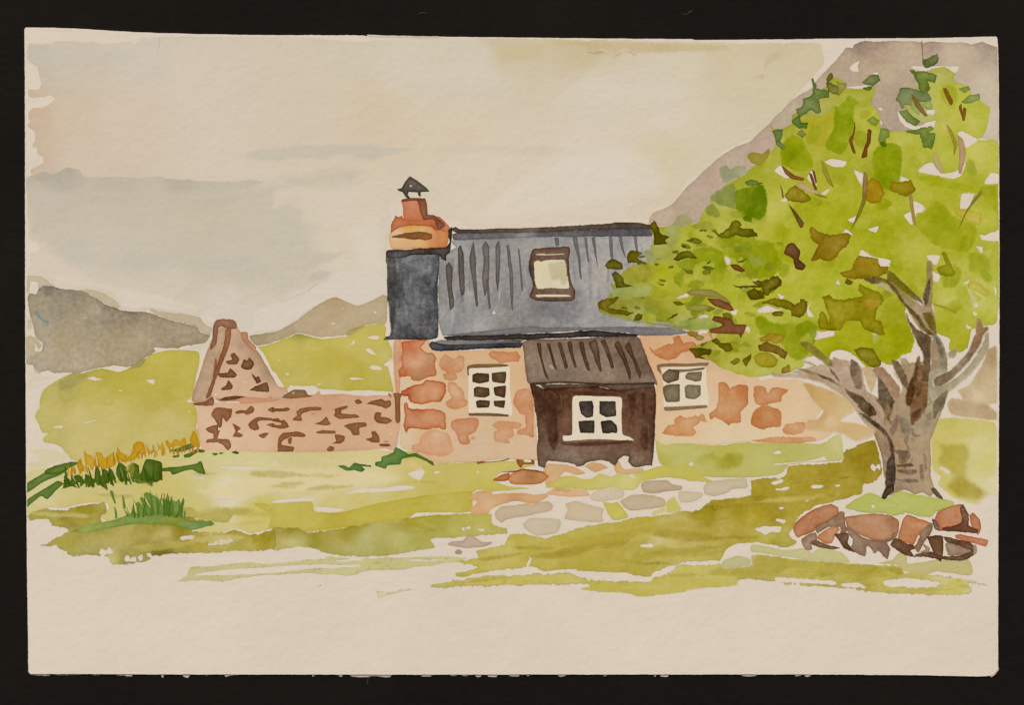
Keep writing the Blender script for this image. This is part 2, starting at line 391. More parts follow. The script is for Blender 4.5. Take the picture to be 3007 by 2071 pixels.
# ------------------------------------------------------------------ sky
grade(.945, .945, .985)
sky_w = W(painting, 'sky_wash', "A 215,345 280,335 400,340 440,325 520,318 640,330 730,322 800,340 930,330 1000,318 1050,338 1100,300 1250,288 1500,290 1800,290 2128,288 "
  "B 300,292 650,322 900,312 1100,296 1700,297 2128,302 C 300,312 900,315 1150,322 1500,334 1700,330 1900,334 D 270,330 500,334 545,352 565,480 500,575 340,750 "
  "C 1900,800 1790,920 1740,962 1640,1070 1560,1098 1500,1130 1380,1186 1340,1236 1240,1342 1120,1400 1080,1460 1000,1585 N 910,282 840,338 815,378 700,382 640,372 560,388 400,405 0,430 "
  "K 2128,436 1580,446 1480,418 1430,390 1350,383 1280,345 1210,325 1190,205 1000,203 930,233 905,290 930,370 922,430 906,560 892,620 890,760 888,960 "
  "860,972 740,1032 655,1056 560,1016 500,990 450,996 330,1066 200,1160 80,1236 0,1262 I 2128,730 1960,750 1860,690 1840,640 1740,626 1680,645 1660,690 1640,686 1560,606 1400,580 1250,570 1190,556 1100,560 "
  "950,550 930,515 860,450 760,405 690,396 600,396 450,380 400,346 330,296 240,286 210,268 240,200 235,120 310,90 300,40 230,4 A 210,1560 215,1400 250,1365 235,1330 330,1275 335,1230 290,1200 290,1160 245,1140 275,1095 270,1030 215,985 235,950 220,890 260,850 350,835 430,775 395,742 330,755 240,760 215,700 300,700 320,650 290,520 220,480", 'D5C6B2',
  s="A500,450:CFC1AD A300,450:C9BCA6 A1100,450:D1C5B1 A500,900:D3BFA5 A300,900:CBB499 A1000,900:D6C3AC A600,1250:D4C1AA A1500,700:D6C7B2 A1700,1200:D8C7B2 A300,1250:CDB69C B300,900:D6C5AE B800,850:D6C3A6 B1000,500:D7C9B3 B700,400:D3C6AF "
    "B1600,500:D6C9B4 B1800,350:CFBF9E B1500,1100:D8C7AC B1600,1300:DACAB3 C400,700:D9CBB6 C900,900:DACBB5 C400,1300:DBCCB8 C900,1200:D6C6A6 C1700,600:D3C4A4 C1800,400:D0BF9C C1000,500:D6C8AE C1400,400:D2C2A0 C300,380:CDBB95 "
    "I700,150:D0C4AF I500,300:D8C8B4 I1300,200:CFC3AC I1900,200:CFC2AB I1200,480:D4C6B1 I1800,560:D6C9B6 K300,1100:D9CBB8 K600,900:DACCB9 K150,700:CEC2AB K500,350:D8C9B3 K600,600:D8C9AF K1700,300:DACAB2", ek=.05, gran=.16, var=.10, jit=2.4,
  label='pale warm grey sky wash over the upper half of the sheet')
W(sky_w, 'cloud_band', "A 205,1382 260,1360 350,1340 410,1362 470,1330 530,1305 620,1325 670,1380 900,1382 1100,1385 1250,1378 1300,1395 1420,1405 1500,1412 1650,1415 1820,1420 1950,1400 2128,1385 B 120,1320 250,1330 420,1260 700,1270 800,1400 600,1480 350,1520 K 250,250 180,330 420,400 330,560 560,640 400,760 540,775 490,800 420,850 330,890 260,950 200,970 130,1010 30,1025 "
  "I 2080,430 1800,360 1500,470 1200,430 900,300 600,260 420,160 330,90 240,20", 'CBBFAB', s="I400,60:CABEA8 I900,120:CCC0AB I1500,60:C9BDA5 A400,1450:C3B8A2 A1000,1450:C7BBA5 A1600,1480:C6B9A0 B100,1380:C6BAA0 K120,160:CDC1AB K200,500:C9BFA9 K150,850:CBC0AA I1900,120:CABFA8 I1300,380:D0C5B0", soft=42, a=.85, ek=.10, gran=.2, var=.2, jit=5)
W(sky_w, 'cloud_band', "A 1900,1230 1930,1185 2050,1150 2128,1140 B 200,1130 450,1122 740,1112 880,1140 1120,1160 980,1205 900,1230 800,1255 640,1245 440,1252 250,1240 60,1262 A 2050,1262", 'CABFA9', soft=9, ek=.06, gran=.2, var=.1, holes=["B 440,1238 520,1222 620,1220 600,1236 500,1250"])
W(sky_w, 'cloud_band', "B 1120,1150 1500,1118 2128,1120 C 200,1150 0,1230 B 1700,1200 1300,1220", 'D2C4AB', soft=14, ek=.03, gran=.2, var=.1, a=.8)
for c_, h_, f_, q_ in (("A 205,1400 700,1395 1300,1400 1700,1430 1600,1540 1000,1590 400,1590 205,1570", 'C2B7A3', 22, .8), ("A 210,350 700,340 1100,420 900,560 500,560 230,500", 'CBC0AE', 30, .7), ("I 900,40 1500,20 2000,60 2128,220 1900,400 1500,260 1100,300 800,180", 'C8BDAA', 34, .8), ("I 330,60 700,40 800,180 560,240 420,170", 'C9BFAE', 26, .7),
    ("K 60,620 300,630 520,625 590,640 480,720 420,745 300,760 200,800 100,780", 'CABFA9', 10, .8), ("K 300,800 420,770 500,775 440,840 360,880 250,880", 'C3B8A3', 8, .7), ("K 0,260 160,250 260,320 220,440 60,470 0,430", 'C9BFAB', 16, .7), ("I 1500,400 1900,420 2128,540 K 40,880 I 2060,560 1800,500", 'CFC5B2', 18, .6), ("B 700,480 1500,460 2100,620 1700,760 1000,700", 'D5CAB6', 40, .6), ("C 300,620 900,560 1300,700 900,820 400,800", 'D8CDB9', 40, .6)):
    W(sky_w, 'cloud_tone', c_, h_, soft=f_, ek=0, gran=.25, var=.25, a=q_, jit=5)
W(sky_w, 'cloud_crest', "A 205,1384 260,1361 350,1340 410,1363 470,1331 530,1305 620,1326 670,1381 900,1381 1100,1385 1250,1378 1300,1394 1420,1404 1480,1396 1510,1413 1650,1415 1820,1420 1950,1404 2060,1420 1800,1500 1200,1540 700,1530 350,1520 205,1500", 'C3B8A4',
  s="A300,1390:BBAF9B A450,1360:B9AD9A A560,1340:B8AC98 A640,1390:C0B49F A900,1410:C3B7A2 A1400,1425:C0B39C A1700,1435:C5B9A2 A300,1480:C3B8A3 A700,1500:C5BAA6 A1200,1520:C7BCA8 A1800,1480:C8BCA6", soft=2.0, ek=0, gran=.3, var=.3, jit=2.5)
W(sky_w, 'cloud_tone', "A 205,1450 700,1470 1300,1480 1900,1450 1900,1560 1300,1590 600,1590 I 240,30 A 205,1560", 'C8BCA8', soft=24, ek=0, gran=.25, var=.2, a=.9, jit=4)
for e_ in ("A 205,1384 260,1361 350,1340 410,1363 470,1331 530,1305 620,1326 670,1381 780,1386 672,1391 615,1336 530,1316 475,1341 412,1374 350,1350 262,1371 210,1394", "A 670,1383 900,1381 1100,1385 1250,1378 1250,1384 1100,1392 900,1388", "A 1290,1394 1420,1404 1440,1410 1480,1396 1510,1413 1650,1415 1820,1420 1650,1423 1500,1420 1420,1414", "K 0,1008 40,1026 130,1010 200,968 260,948 330,888 420,848 490,800 540,775 490,812 425,862 335,902 265,962 200,982 135,1022 45,1038"):
    W(sky_w, 'cloud_edge', e_, 'BDB19C', soft=4, ek=0, gran=.4, var=.3, a=.8, jit=3.2)
for c_, f_ in (("I 330,240 700,300 1100,380 1500,480 1560,590 1200,550 940,540 860,440 600,390 440,360", 26), ("K 560,420 860,330 890,600 885,820 700,820 600,700", 40), ("C 0,1200 700,1100 1000,1350 900,1560 K 2000,420 1500,400", 50)):
    W(sky_w, 'bare_streak', c_, 'DDCFBC', soft=f_, ek=0, gran=.2, var=.15, a=.75, jit=5)
W(sky_w, 'bare_streak', "K 0,150 120,120 250,108 335,150 320,210 180,245 100,280 0,310", 'D9C8B3', soft=12, ek=0, gran=.2, var=.1, a=.8)
W(sky_w, 'bare_streak', "K 690,520 720,450 745,420 765,480 740,510", 'DBCBB8', soft=2, ek=0, gran=.2, var=.1)
W(sky_w, 'bare_streak', "I 940,490 1100,486 1300,515 1560,590 1640,590 1700,650 1640,680 1560,600 1400,575 1190,552 960,545", 'DBCCBA', soft=6, ek=0, gran=.2, var=.1)
W(sky_w, 'bare_streak', "K 20,1030 130,1015 260,955 420,855 540,780 640,790 705,830 820,810 885,830 885,955 860,970 655,1054 500,988 330,1064 80,1234 0,1255 I 1990,730 1960,720 2000,560", 'DACCBA', soft=5, ek=.02, gran=.2, var=.1)
stain = W(sky_w, 'ochre_stain', "C 20,315 120,312 400,312 900,318 1150,326 1400,336 1480,400 1200,410 900,420 720,430 660,415 620,385 550,430 480,400 430,385 400,420 340,400 300,370 200,360 60,360", 'CBB68C', soft=10, ek=.14, gran=.4, var=.3, s="C900,370:C4AC84 C300,340:C8B389 C1200,370:CBB78F", a=.9)
W(sky_w, 'ochre_stain', "C 300,365 345,400 430,392 480,402 548,430 625,388 720,425 700,438 628,405 550,446 480,416 400,428 330,412", 'B59E7C', soft=4, ek=.1, gran=.5, var=.5, a=.75)
W(sky_w, 'ochre_stain', "C 1590,600 1640,570 1700,560 1700,460 1780,400 1880,360 1860,450 1750,520 1720,620 1660,630", 'C6B08C', soft=14, ek=.06, gran=.4, var=.4, a=.7)
W(sky_w, 'ochre_stain', "B 1740,350 1900,325 2128,310 C 100,330 0,420 B 2100,480 1900,490 1750,470", 'CEBD95', soft=18, ek=.03, gran=.3, var=.2, a=.8)
W(sky_w, 'ochre_stain', "C 950,1110 1300,1120 1250,1250 1100,1330 980,1260", 'D3C29D', soft=30, ek=0, gran=.3, var=.2, a=.35)
W(sky_w, 'ochre_tint', "A 230,870 330,840 420,900 380,1010 300,1000 280,960", 'CBB396', soft=30, ek=.05, gran=.3, var=.2, a=.6)
for c in ("A 1238,290 1250,288 1250,340 1238,390 1228,432 1222,430 1232,380 1242,330", "B 74,305 80,305 62,350 44,392 38,392 56,345", "B 655,318 660,318 656,350 651,350", "B 1706,290 1714,290 1718,340 1722,400 1716,400 1711,340", "C 1886,330 1894,330 1890,430 1884,560 1879,560 1885,430", "B 1240,300 1246,300 1272,345 1266,346"):
    W(sky_w, 'crease', c, 'B7A891', jit=.8, soft=1.5, ek=0, gran=.3, var=.2, a=.7)
for c in ("A 230,236 500,232 900,262 1100,262 880,256 480,240", "B 210,312 340,318 480,330 640,338 660,326 640,333 470,324 330,310", "A 1250,285 1400,282 1600,288 1900,284 2100,290 1900,292 1600,296 1400,290", "B 700,330 820,322 900,318 1080,300 900,312 800,316"):
    W(sky_w, 'pigment_edge', c, 'BBA986', jit=3, soft=2, ek=0, gran=.5, var=.4, a=.6)

# ------------------------------------------------------------------ hills and mountain
grade(.95, .97, .98)
hl = W(painting, 'distant_hill', "I 215,480 225,430 280,440 300,400 340,370 430,380 470,395 560,400 650,415 740,465 830,520 930,555 1000,570 1080,570 1150,580 1230,605 1320,635 1440,665 1530,690 1580,740 1640,760 1600,820 1420,845 1400,858 1200,855 1215,885 1140,930 1060,985 990,1005 900,992 800,1010 620,1050 560,1050 430,1055 370,1030 280,1060 260,1000 210,980 205,940 320,890 330,820 280,770 260,700 240,620 225,540", 'AC9B80',
  s="I400,470:A4957E I700,560:A5967F I500,420:9A8C77 I1000,600:A08F76 I1200,640:A39076 I1450,720:AA967B I600,700:AE9C80 I500,850:B29D80 I900,850:B09B7E I700,980:B3A185 I350,960:B0A088 I1100,760:AF9A7C I300,800:AE9E86 I430,380:8C8070 I1000,575:8A7A66 I830,525:8E7F6A", ek=.16, gran=1.1, var=.45, jit=2,
  label='dark grey hill sloping down behind the ruined gable')
W(hl, 'far_ridge', "I 212,300 240,290 330,300 390,345 430,378 340,370 300,395 300,345 240,335 225,420 212,430", 'C3B398', gran=.5, ek=.1)
W(hl, 'far_ridge', "I 600,402 690,400 760,410 860,455 920,505 935,545 840,520 740,460 650,412", 'C3B294', gran=.4, ek=.14)
W(hl, 'far_ridge', "I 1170,566 1190,552 1250,575 1400,585 1480,600 1560,615 1600,665 1655,700 1640,758 1580,735 1530,690 1440,660 1320,630 1230,600", 'C2B094', gran=.5, ek=.12)
W(hl, 'far_ridge', "I 205,640 240,620 262,700 215,725 204,700", 'C3B095', soft=5, gran=.5, a=.8)
W(hl, 'far_ridge', "I 205,775 265,768 325,830 300,870 275,815 270,880 325,885 240,930 205,950", 'C2AE90', gran=.5, ek=.12)
W(hl, 'blue_dab', "I 262,572 288,560 330,620 385,650 380,695 330,655 272,602", '7E8A8A', soft=4, gran=.8, a=.9)
W(hl, 'soft_fringe', "I 206,1052 270,1010 330,1060 430,1062 490,1062 470,1100 400,1120 250,1160 212,1160", 'CDC0AC', soft=14, gran=.6, a=.7)
W(hl, 'soft_fringe', "I 1410,850 1600,822 1640,765 1660,790 1600,860 1500,880 1420,865", 'CDBFA9', soft=8, gran=.6, a=.8)

h2 = W(painting, 'distant_hill', "I 1955,760 1962,800 2010,838 2128,818 K 0,1345 100,1310 200,1272 300,1290 380,1300 580,1286 650,1250 720,1208 800,1198 890,1195 895,990 862,975 740,1035 655,1060 560,1020 500,995 450,1000 330,1070 200,1165 80,1240 0,1265 I 2060,745", 'BEA786',
  s="K100,1270:B39C7C K300,1150:BBA483 K480,1050:BAA280 K850,1000:B8A283 K600,1150:BEA888 I2000,790:AA9474", gran=.5, ek=.14, holes=["K 540,1072 556,1080 550,1090", "K 790,1108 805,1100 816,1114 800,1120", "K 455,1204 475,1190 490,1202"], label='tan double peaked hill left of the chimney')
grade(.94, .955, .97)
mt = W(painting, 'mountain_slope', "N 815,380 850,330 920,305 990,265 1060,190 1110,130 1240,10 C 1350,1240 1480,1150 1600,1105 1650,1060 1750,965 1830,880 1950,765 2080,690 D 520,610 620,510 700,420 740,370 790,375 800,350 880,320 1000,325 1100,318 1250,320 1325,326 1335,345 1345,328 1400,325 1550,330 1650,325 1720,345 1800,325 1870,352 1925,378 1930,700 1935,1088 1790,1072 1750,950 1650,720 1500,600 1400,700 1350,960 1300,1020 1100,1050 1000,1000 900,800 700,760 500,800 300,1000 N 1700,0 1500,150 1330,330 1290,430 1050,438 820,430", 'BEA58A',
  s="D1000,400:B9A086 D900,500:BDA58A D1050,560:C0A98D D1000,340:A58D7C D850,350:A08878 D1250,400:BFA88C D1400,360:AE9683 D1600,420:C6B196 D1800,360:B09A88 D1850,700:CBB9A0 D1880,950:CFBDA6 D1050,750:B59D86 D1100,950:B39B87 D700,500:B9A089 D560,620:BFAA92 D1090,860:B29B86 C1900,850:BFA992 C1500,1200:BEA691 C1700,1030:BBA18E N1100,250:BBA38C N900,370:C2AA92 N1250,150:BDA48F", ek=.16, gran=.85, var=.4,
  holes=["D 1140,870 1170,880 1220,950 1300,985 1410,950 1420,985 1280,1012 1205,990 1160,940", "D 765,530 800,495 842,474 828,520 836,556 790,558", "D 948,568 988,564 980,592", "D 1245,517 1612,518 1590,572 1520,560 1400,545 1330,560", "D 985,838 1022,840 1014,864", "D 1000,935 1022,960 985,1022", "D 740,682 860,668 955,656 940,682 860,694"],
  label='mauve mountainside rising behind the tree to the top edge')
W(mt, 'crease', "D 1326,322 1338,322 1336,400 1342,470 1334,470 1330,400", '8F7A6B', jit=.6, gran=.4, a=.8)

grade(.96, .99, 1.0)
gl = W(painting, 'green_hill', "I 275,1400 280,1370 310,1310 315,1240 345,1180 430,1120 500,1080 590,1048 640,1055 720,1030 800,1018 870,1030 930,1045 1000,1020 1060,985 1130,940 1200,900 1300,878 1450,875 1550,890 1560,950 1530,1080 1510,1200 1490,1275 1530,1320 1545,1400 1530,1480 J 1548,700 1556,830 1300,862 1100,895 900,950 700,970 560,932 480,840 420,808 345,795 340,760 380,725 330,715 300,650 275,600", 'C5B26B',
  s="I1300,950:C3AF54 I1500,1000:C1AE54 I1000,1080:BDAA4C I800,1060:B9A74E I600,1100:AB9A50 I500,1180:B2A258 I700,1200:BFAE55 I400,1180:C0B06A I350,1350:C3B16A I1300,1180:BBA848 I1100,1150:BDAB4E I1450,1250:C2AE56 I1250,1290:B9A74E I900,1350:C7B46E I600,1400:C8B572 I1300,1450:C8B470 J700,800:C9B676 J1200,800:C8B572 J450,760:C0B06C", ek=.14, gran=.35, var=.35,
  holes=["I 680,1095 730,1080 745,1090 805,1103 740,1112", "I 1135,1108 1205,1105 1200,1142 1160,1125", "I 925,1190 945,1182 955,1195 940,1197", "I 400,1478 460,1465 495,1470 480,1485", "I 640,1440 740,1420 746,1428 650,1448", "I 1455,1265 1485,1262 1495,1280 1470,1285", "I 1460,1335 1490,1365 1475,1360"], label='rounded yellow green hill left of the ruined gable')
W(gl, 'olive_glaze', "I 440,1120 590,1050 660,1060 700,1080 600,1150 540,1190 470,1200", 'A29554', soft=9, ek=.1, gran=.5, a=.75)
W(gl, 'olive_glaze', "I 1060,985 1130,945 1145,950 1100,1005 1010,1018", 'A4965A', ek=.1, gran=.4, a=.85)
W(gl, 'olive_glaze', "I 310,1310 430,1250 470,1190 700,1270 850,1290 880,1250 900,1285 860,1310 690,1282 560,1255 440,1275 330,1320 300,1350", 'BCA85A', soft=9, ek=.05, gran=.3, a=.6)
W(gl, 'olive_glaze', "I 1080,1120 1160,1150 1240,1240 1300,1200 1420,1230 1500,1200 1490,1260 1350,1280 1300,1360 1240,1290 1180,1220", 'B8A650', soft=14, ek=.04, gran=.3, a=.6)
gc = W(painting, 'green_hill', "I 2012,850 2060,842 2128,822 K 100,1315 200,1278 280,1295 380,1320 480,1310 580,1300 640,1270 720,1215 800,1205 870,1205 890,1240 880,1290 910,1340 940,1420 935,1480 L 930,290 900,330 930,440 946,535 900,532 740,524 560,524 350,508 340,488 200,488 140,485 120,510 100,500 60,440 20,380 0,372 I 2110,1000 2060,900", 'C3B05A',
  s="K100,1400:C5B25E K300,1400:C6B35C K600,1350:C6B360 K800,1260:C3B058 K750,1500:C4B05A L300,260:C1AD50 L500,320:BEAA4C L200,420:C2B05E L650,420:BBA84A L800,480:BCAA52 L500,480:BFAE60 L860,250:C4B268 K230,1290:A09448", ek=.12, gran=.3, var=.4,
  holes=["L 745,108 790,95 832,100 822,125 775,122", "L 607,175 632,132 642,150", "L 725,205 760,195 812,250 765,238", "L 755,345 790,325 850,345 848,365 790,362", "L 600,428 640,420 722,433 620,442", "L 35,272 56,285 50,296", "L 100,388 132,396 115,410", "L 338,475 377,472 360,484", "L 870,320 910,290 935,270 925,330 890,335"], label='yellow green hill between the ruined gable and the cottage')
W(gc, 'olive_glaze', "K 575,1285 600,1250 660,1228 725,1214 650,1260 600,1295", 'A2944C', ek=.08, gran=.4, a=.8)

# ------------------------------------------------------------------ ruined wall
grade(.97, .935, .925)
rw = W(painting, 'ruined_wall', "J 1545,512 1640,516 1668,490 1900,488 2128,478 L 60,592 120,588 330,555 362,524 382,555 560,553 700,566 900,560 940,545 1000,560 1002,780 960,985 880,975 780,985 450,1003 160,1005 0,1008 J 1850,866 1600,870 1565,800 1540,650", 'D3AE8D',
  s="J1600,600:D9B89A J1750,800:DBBB9D J2000,820:D8B798 L100,620:CFA585 L300,620:CDA381 L500,600:CCA282 L700,650:CDA582 L300,880:D2AD8C L600,960:CFA888 L850,850:D2AB88 L880,600:D0A98A J1900,550:D6B192", ek=.14, gran=.3, var=.35, holes=["L 908,862 935,862 920,870"], label='broken pinkish stone wall with a standing gable left of the cottage')
W(rw, 'gable', "I 1500,1270 1510,1200 1560,1060 1620,870 1660,780 1665,700 1690,640 1760,630 1840,650 1850,690 1900,770 2010,880 2060,960 2128,1082 L 40,490 112,506 122,570 60,592 0,592 I 1900,1262 1720,1270 1670,1240 1650,1300 1520,1300", 'CDA98A',
  s="I1820,760:BFA084 I1900,850:B5967C I2000,950:B19378 I2090,1060:AE9076 I1850,900:CDAA8C I1800,1000:CFAD8D I1850,1120:D2B090 I2050,1200:D3AE8E I1900,1220:D4B294 I1750,1200:D4B394 L30,540:C9A88C", ek=.2, gran=.6, var=.4, holes=["I 1898,1128 1910,1115 1923,1132", "I 1675,1215 1688,1208 1692,1225 1680,1230"])
W(rw, 'gable_side', "I 1497,1270 1510,1200 1560,1060 1620,870 1680,850 1700,760 1720,705 1765,710 1745,800 1700,1000 1655,1200 1645,1275 1560,1280", 'BA9C80', s="I1560,1150:B89A7E I1700,800:C4A78C I1620,950:B99B80", ek=.2, gran=.7)
W(rw, 'gable_cap', "I 1663,690 1690,645 1740,632 1820,640 1850,680 1838,705 1780,708 1730,690 1705,705 1690,830 1640,872 1660,780", '99705A', s="I1750,660:A67C62 I1670,780:8F6850", gran=.6)
W(rw, 'gable_edge', "I 1765,715 1805,700 1802,790 1775,880 1730,1000 1682,1120 1645,1230 1608,1252 1648,1130 1700,980 1745,840", '996B4C', gran=.5)
W(rw, 'gable_edge', "I 1680,938 1696,960 1684,1080 1640,1215 1628,1212 1660,1100", '9E7354', gran=.5)
W(rw, 'gable_foot', "I 1508,1288 1600,1275 1655,1240 1672,1262 1660,1307 1530,1305", '92644A', gran=.5)
W(rw, 'gable_edge', "I 1880,735 1935,735 1942,790 2002,850 1990,890 1940,850 1890,790", 'B98F70', gran=.5)
W(rw, 'wall_crown', "I 1680,1255 1800,1245 1915,1240 2060,1250 2128,1238 L 0,590 60,592 0,610 I 2000,1288 1880,1290 1870,1272 1720,1275", 'CB9E7E', gran=.4)
W(rw, 'coping_rock', "L 75,580 120,545 170,518 260,522 275,555 312,570 230,580 110,588", '94704C', gran=.6, holes=["L 155,538 172,536 166,552"])
for c in ("I 1765,965 1815,945 1800,910 1830,897 1870,945 1850,985 1790,985", "I 1885,1005 1905,945 1930,955 1950,932 1985,980 1960,1025 1910,1025", "I 1700,1055 1780,1050 1800,1015 1852,1065 1825,1088 1720,1085", "I 1725,1175 1765,1150 1785,1105 1820,1150 1805,1180 1740,1188", "I 1960,1050 2000,1085 2020,1078 2040,1120 2005,1135", "I 1950,1185 2010,1150 2085,1125 2098,1200 1960,1190", "I 1712,1270 1760,1240 1850,1230 1915,1238 1830,1262"):
    W(rw, 'stone', c, '7F5A40', gran=.6, ek=.22)
for c in ("J 1650,580 1690,525 1812,540 1800,600 1770,637 1740,605 1735,670 1710,682 1680,620", "J 1610,690 1650,670 1705,660 1700,700 1716,705 1700,768 1790,778 1805,830 1780,858 1745,820 1700,798 1608,800 1620,775 1665,765 1665,728 1625,718", "J 1838,560 1870,545 1920,545 1960,510 1990,535 1975,565 1930,583 1900,570 1850,575", "J 1815,650 1850,665 1880,690 1852,715 1898,740 1880,758 1820,752 1840,710",
          "J 1940,655 1978,618 2020,600 2128,608 2128,626 2040,625 2010,640 2027,695 1990,705 1955,690", "J 2020,740 2060,725 2100,726 2060,765 2030,755", "J 2090,545 2128,520 2140,565", "J 2080,655 2140,648 2138,682 2110,672"):
    W(rw, 'stone', c, '96694A', gran=.6, ek=.2)
for c in ("L 0,655 20,665 90,665 105,655 138,668 120,685 0,690", "L 0,748 45,742 62,758 95,755 132,808 60,822 0,805 0,790 70,795 60,775 0,765", "L 155,755 190,720 188,690 220,665 300,652 375,656 382,680 300,685 238,700 222,725 232,762", "L 325,785 380,765 420,730 442,760 455,790 400,797", "L 490,700 485,670 540,650 588,642 580,665 540,680 542,705 660,715 678,735 600,745 520,747 480,720",
          "L 640,605 670,592 706,620 660,630", "L 735,630 770,608 800,600 850,592 880,608 920,600 927,640 890,665 840,650 780,635", "L 795,740 810,695 852,700 846,730 900,735 936,760 890,785 815,776", "L 560,800 620,780 730,775 738,800 680,820 682,870 630,872 610,840", "L 340,850 400,835 490,840 496,860 350,862", "L 490,870 560,880 562,915 530,940 465,940 500,920", "L 730,905 780,890 775,850 800,840 830,880 837,930 780,932",
          "L 40,990 45,900 90,855 200,848 256,870 250,890 150,885 75,920 72,948 170,970 152,1005 40,1002", "L 120,910 150,890 147,940 126,942", "L 425,985 450,958 482,970 476,996 440,1003", "L 832,945 900,940 925,960 850,962", "L 300,708 340,706 320,712", "L 862,922 915,922 890,928"):
    W(rw, 'stone', c, '946746', gran=.6, ek=.2)

# ------------------------------------------------------------------ meadow
grade(.96, .985, .99)
md = W(painting, 'meadow', "J 205,1040 400,985 600,950 900,940 1100,905 1300,865 1560,860 2128,875 L 450,1005 780,990 960,1000 1100,1002 1270,1098 1560,1085 1960,1075 2055,1110 1960,1130 1780,1170 1730,1230 1850,1275 2010,1290 1700,1315 1600,1300 1550,1340 1550,1465 1100,1482 700,1590 F 300,245 250,240 0,215 E 1960,255 1840,215 1660,255 1450,200 1430,170 1040,90 840,160 790,120 850,60 840,20 J 830,1270 700,1265 480,1310 400,1300 205,1345", 'C9B670',
  s="J300,1100:D2C28E J700,1200:CDBB7A J1300,1150:CBB96E J1600,1000:D0C186 J1800,930:D2C48E J1950,1060:D6C795 J1800,1180:DCCDAE J1500,1300:CBBB76 J2050,1350:C9B968 L250,1050:CFBF8A L450,1120:D3BF88 L200,1250:D8C696 L700,1240:DAC8A2 L800,1180:D8C492 L350,1330:D6C596 L1250,1130:C6B466 L1400,1200:C6B468 L1750,1130:C8B766 L1700,1250:C5B35C L1000,1330:C9B86E L1300,1300:C5B25C L700,1400:CAB96E L450,1400:CDBC78", ek=.08, gran=.25, var=.3,
  holes=["L 555,1328 700,1292 900,1282 950,1268 1102,1270 1100,1292 950,1312 570,1330", "L 328,1438 360,1430 440,1438 552,1448 545,1470 440,1476 345,1466", "L 0,1388 80,1372 330,1358 322,1382 120,1402 0,1402", "L 430,1055 560,1053 560,1062", "L 1262,1155 1306,1156 1300,1170 1270,1176", "L 1592,1150 1620,1156 1605,1170", "L 1055,1170 1120,1150 1160,1130 1188,1165 1150,1226 1100,1210", "L 1445,1466 1540,1450 1562,1470 1500,1480", "J 1700,985 1900,982 2065,990 1960,1008 1800,1012", "J 1490,1060 1600,1072 1570,1086", "J 1660,1236 1800,1224 1795,1245 1680,1254", "L 0,1080 40,1076 10,1120", "L 0,1215 30,1240 5,1260"], label='light yellow green meadow in front of the ruined wall')
W(md, 'pale_wash', "J 205,850 400,835 520,880 560,930 420,980 205,1035 204,930 300,930", 'D3C39C', soft=10, ek=.02, gran=.3, var=.2, a=.85)
W(md, 'pale_wash', "J 1480,1180 1700,1110 L 0,1140 300,1108 560,1120 800,1150 1040,1190 980,1255 700,1275 500,1318 200,1345 0,1350 J 1900,1240 1600,1230", 'DCC79C', soft=16, ek=0, gran=.25, var=.3, a=.8, jit=4, holes=["L 600,1300 900,1262 1000,1260 800,1300"])
W(md, 'lawn_band', "L 0,1412 300,1392 330,1472 440,1482 560,1472 850,1400 1200,1345 1550,1312 1562,1400 1550,1470 1380,1478 1130,1480 1050,1530 800,1560 600,1590 F 300,242 250,240 0,214 E 2100,225 2128,40 1980,20 L 0,1500", 'BEAB4C', s="L300,1500:C2AF56 L700,1500:C0AD4C L1100,1420:BDAA48 L1400,1400:C2B058 F100,120:C3B156 F500,170:BBA746 L100,1450:C5B364", ek=.12, gran=.3, var=.35, label=None)
W(md, 'lawn_band', "J 1430,1310 1500,1310 1560,1350 1640,1345 1700,1320 1860,1318 1970,1330 1920,1360 1820,1370 1780,1420 1740,1425 1640,1410 1540,1390 1440,1380", 'B9A860', ek=.14, gran=.3)
W(md, 'green_band', "F 0,215 200,210 270,247 400,232 600,200 950,152 1080,130 1200,112 1700,92 1722,180 1830,220 1832,262 1700,272 1450,290 1300,302 1302,360 1100,402 850,436 560,440 420,412 320,380 200,365 0,390", 'B8AB66', s="F100,240:9A8A30 F350,250:A3943C F600,210:A29238 F1100,120:A6962E F1250,110:A99A3A F700,320:B6AC6C F1000,260:B9AF68 F1500,200:B7AA56 F1700,150:B9AC5A F900,400:B0A45C F150,330:BDB06C", ek=.12, gran=.35, var=.6, rag=7, jit=2.5,
  holes=["F 940,150 985,148 970,156", "F 1475,218 1500,214 1495,230", "F 1515,212 1542,208 1538,226", "F 1612,225 1650,228 1640,238", "F 1240,305 1300,292 1450,300 1420,330 1370,340 1330,370 1300,380"])
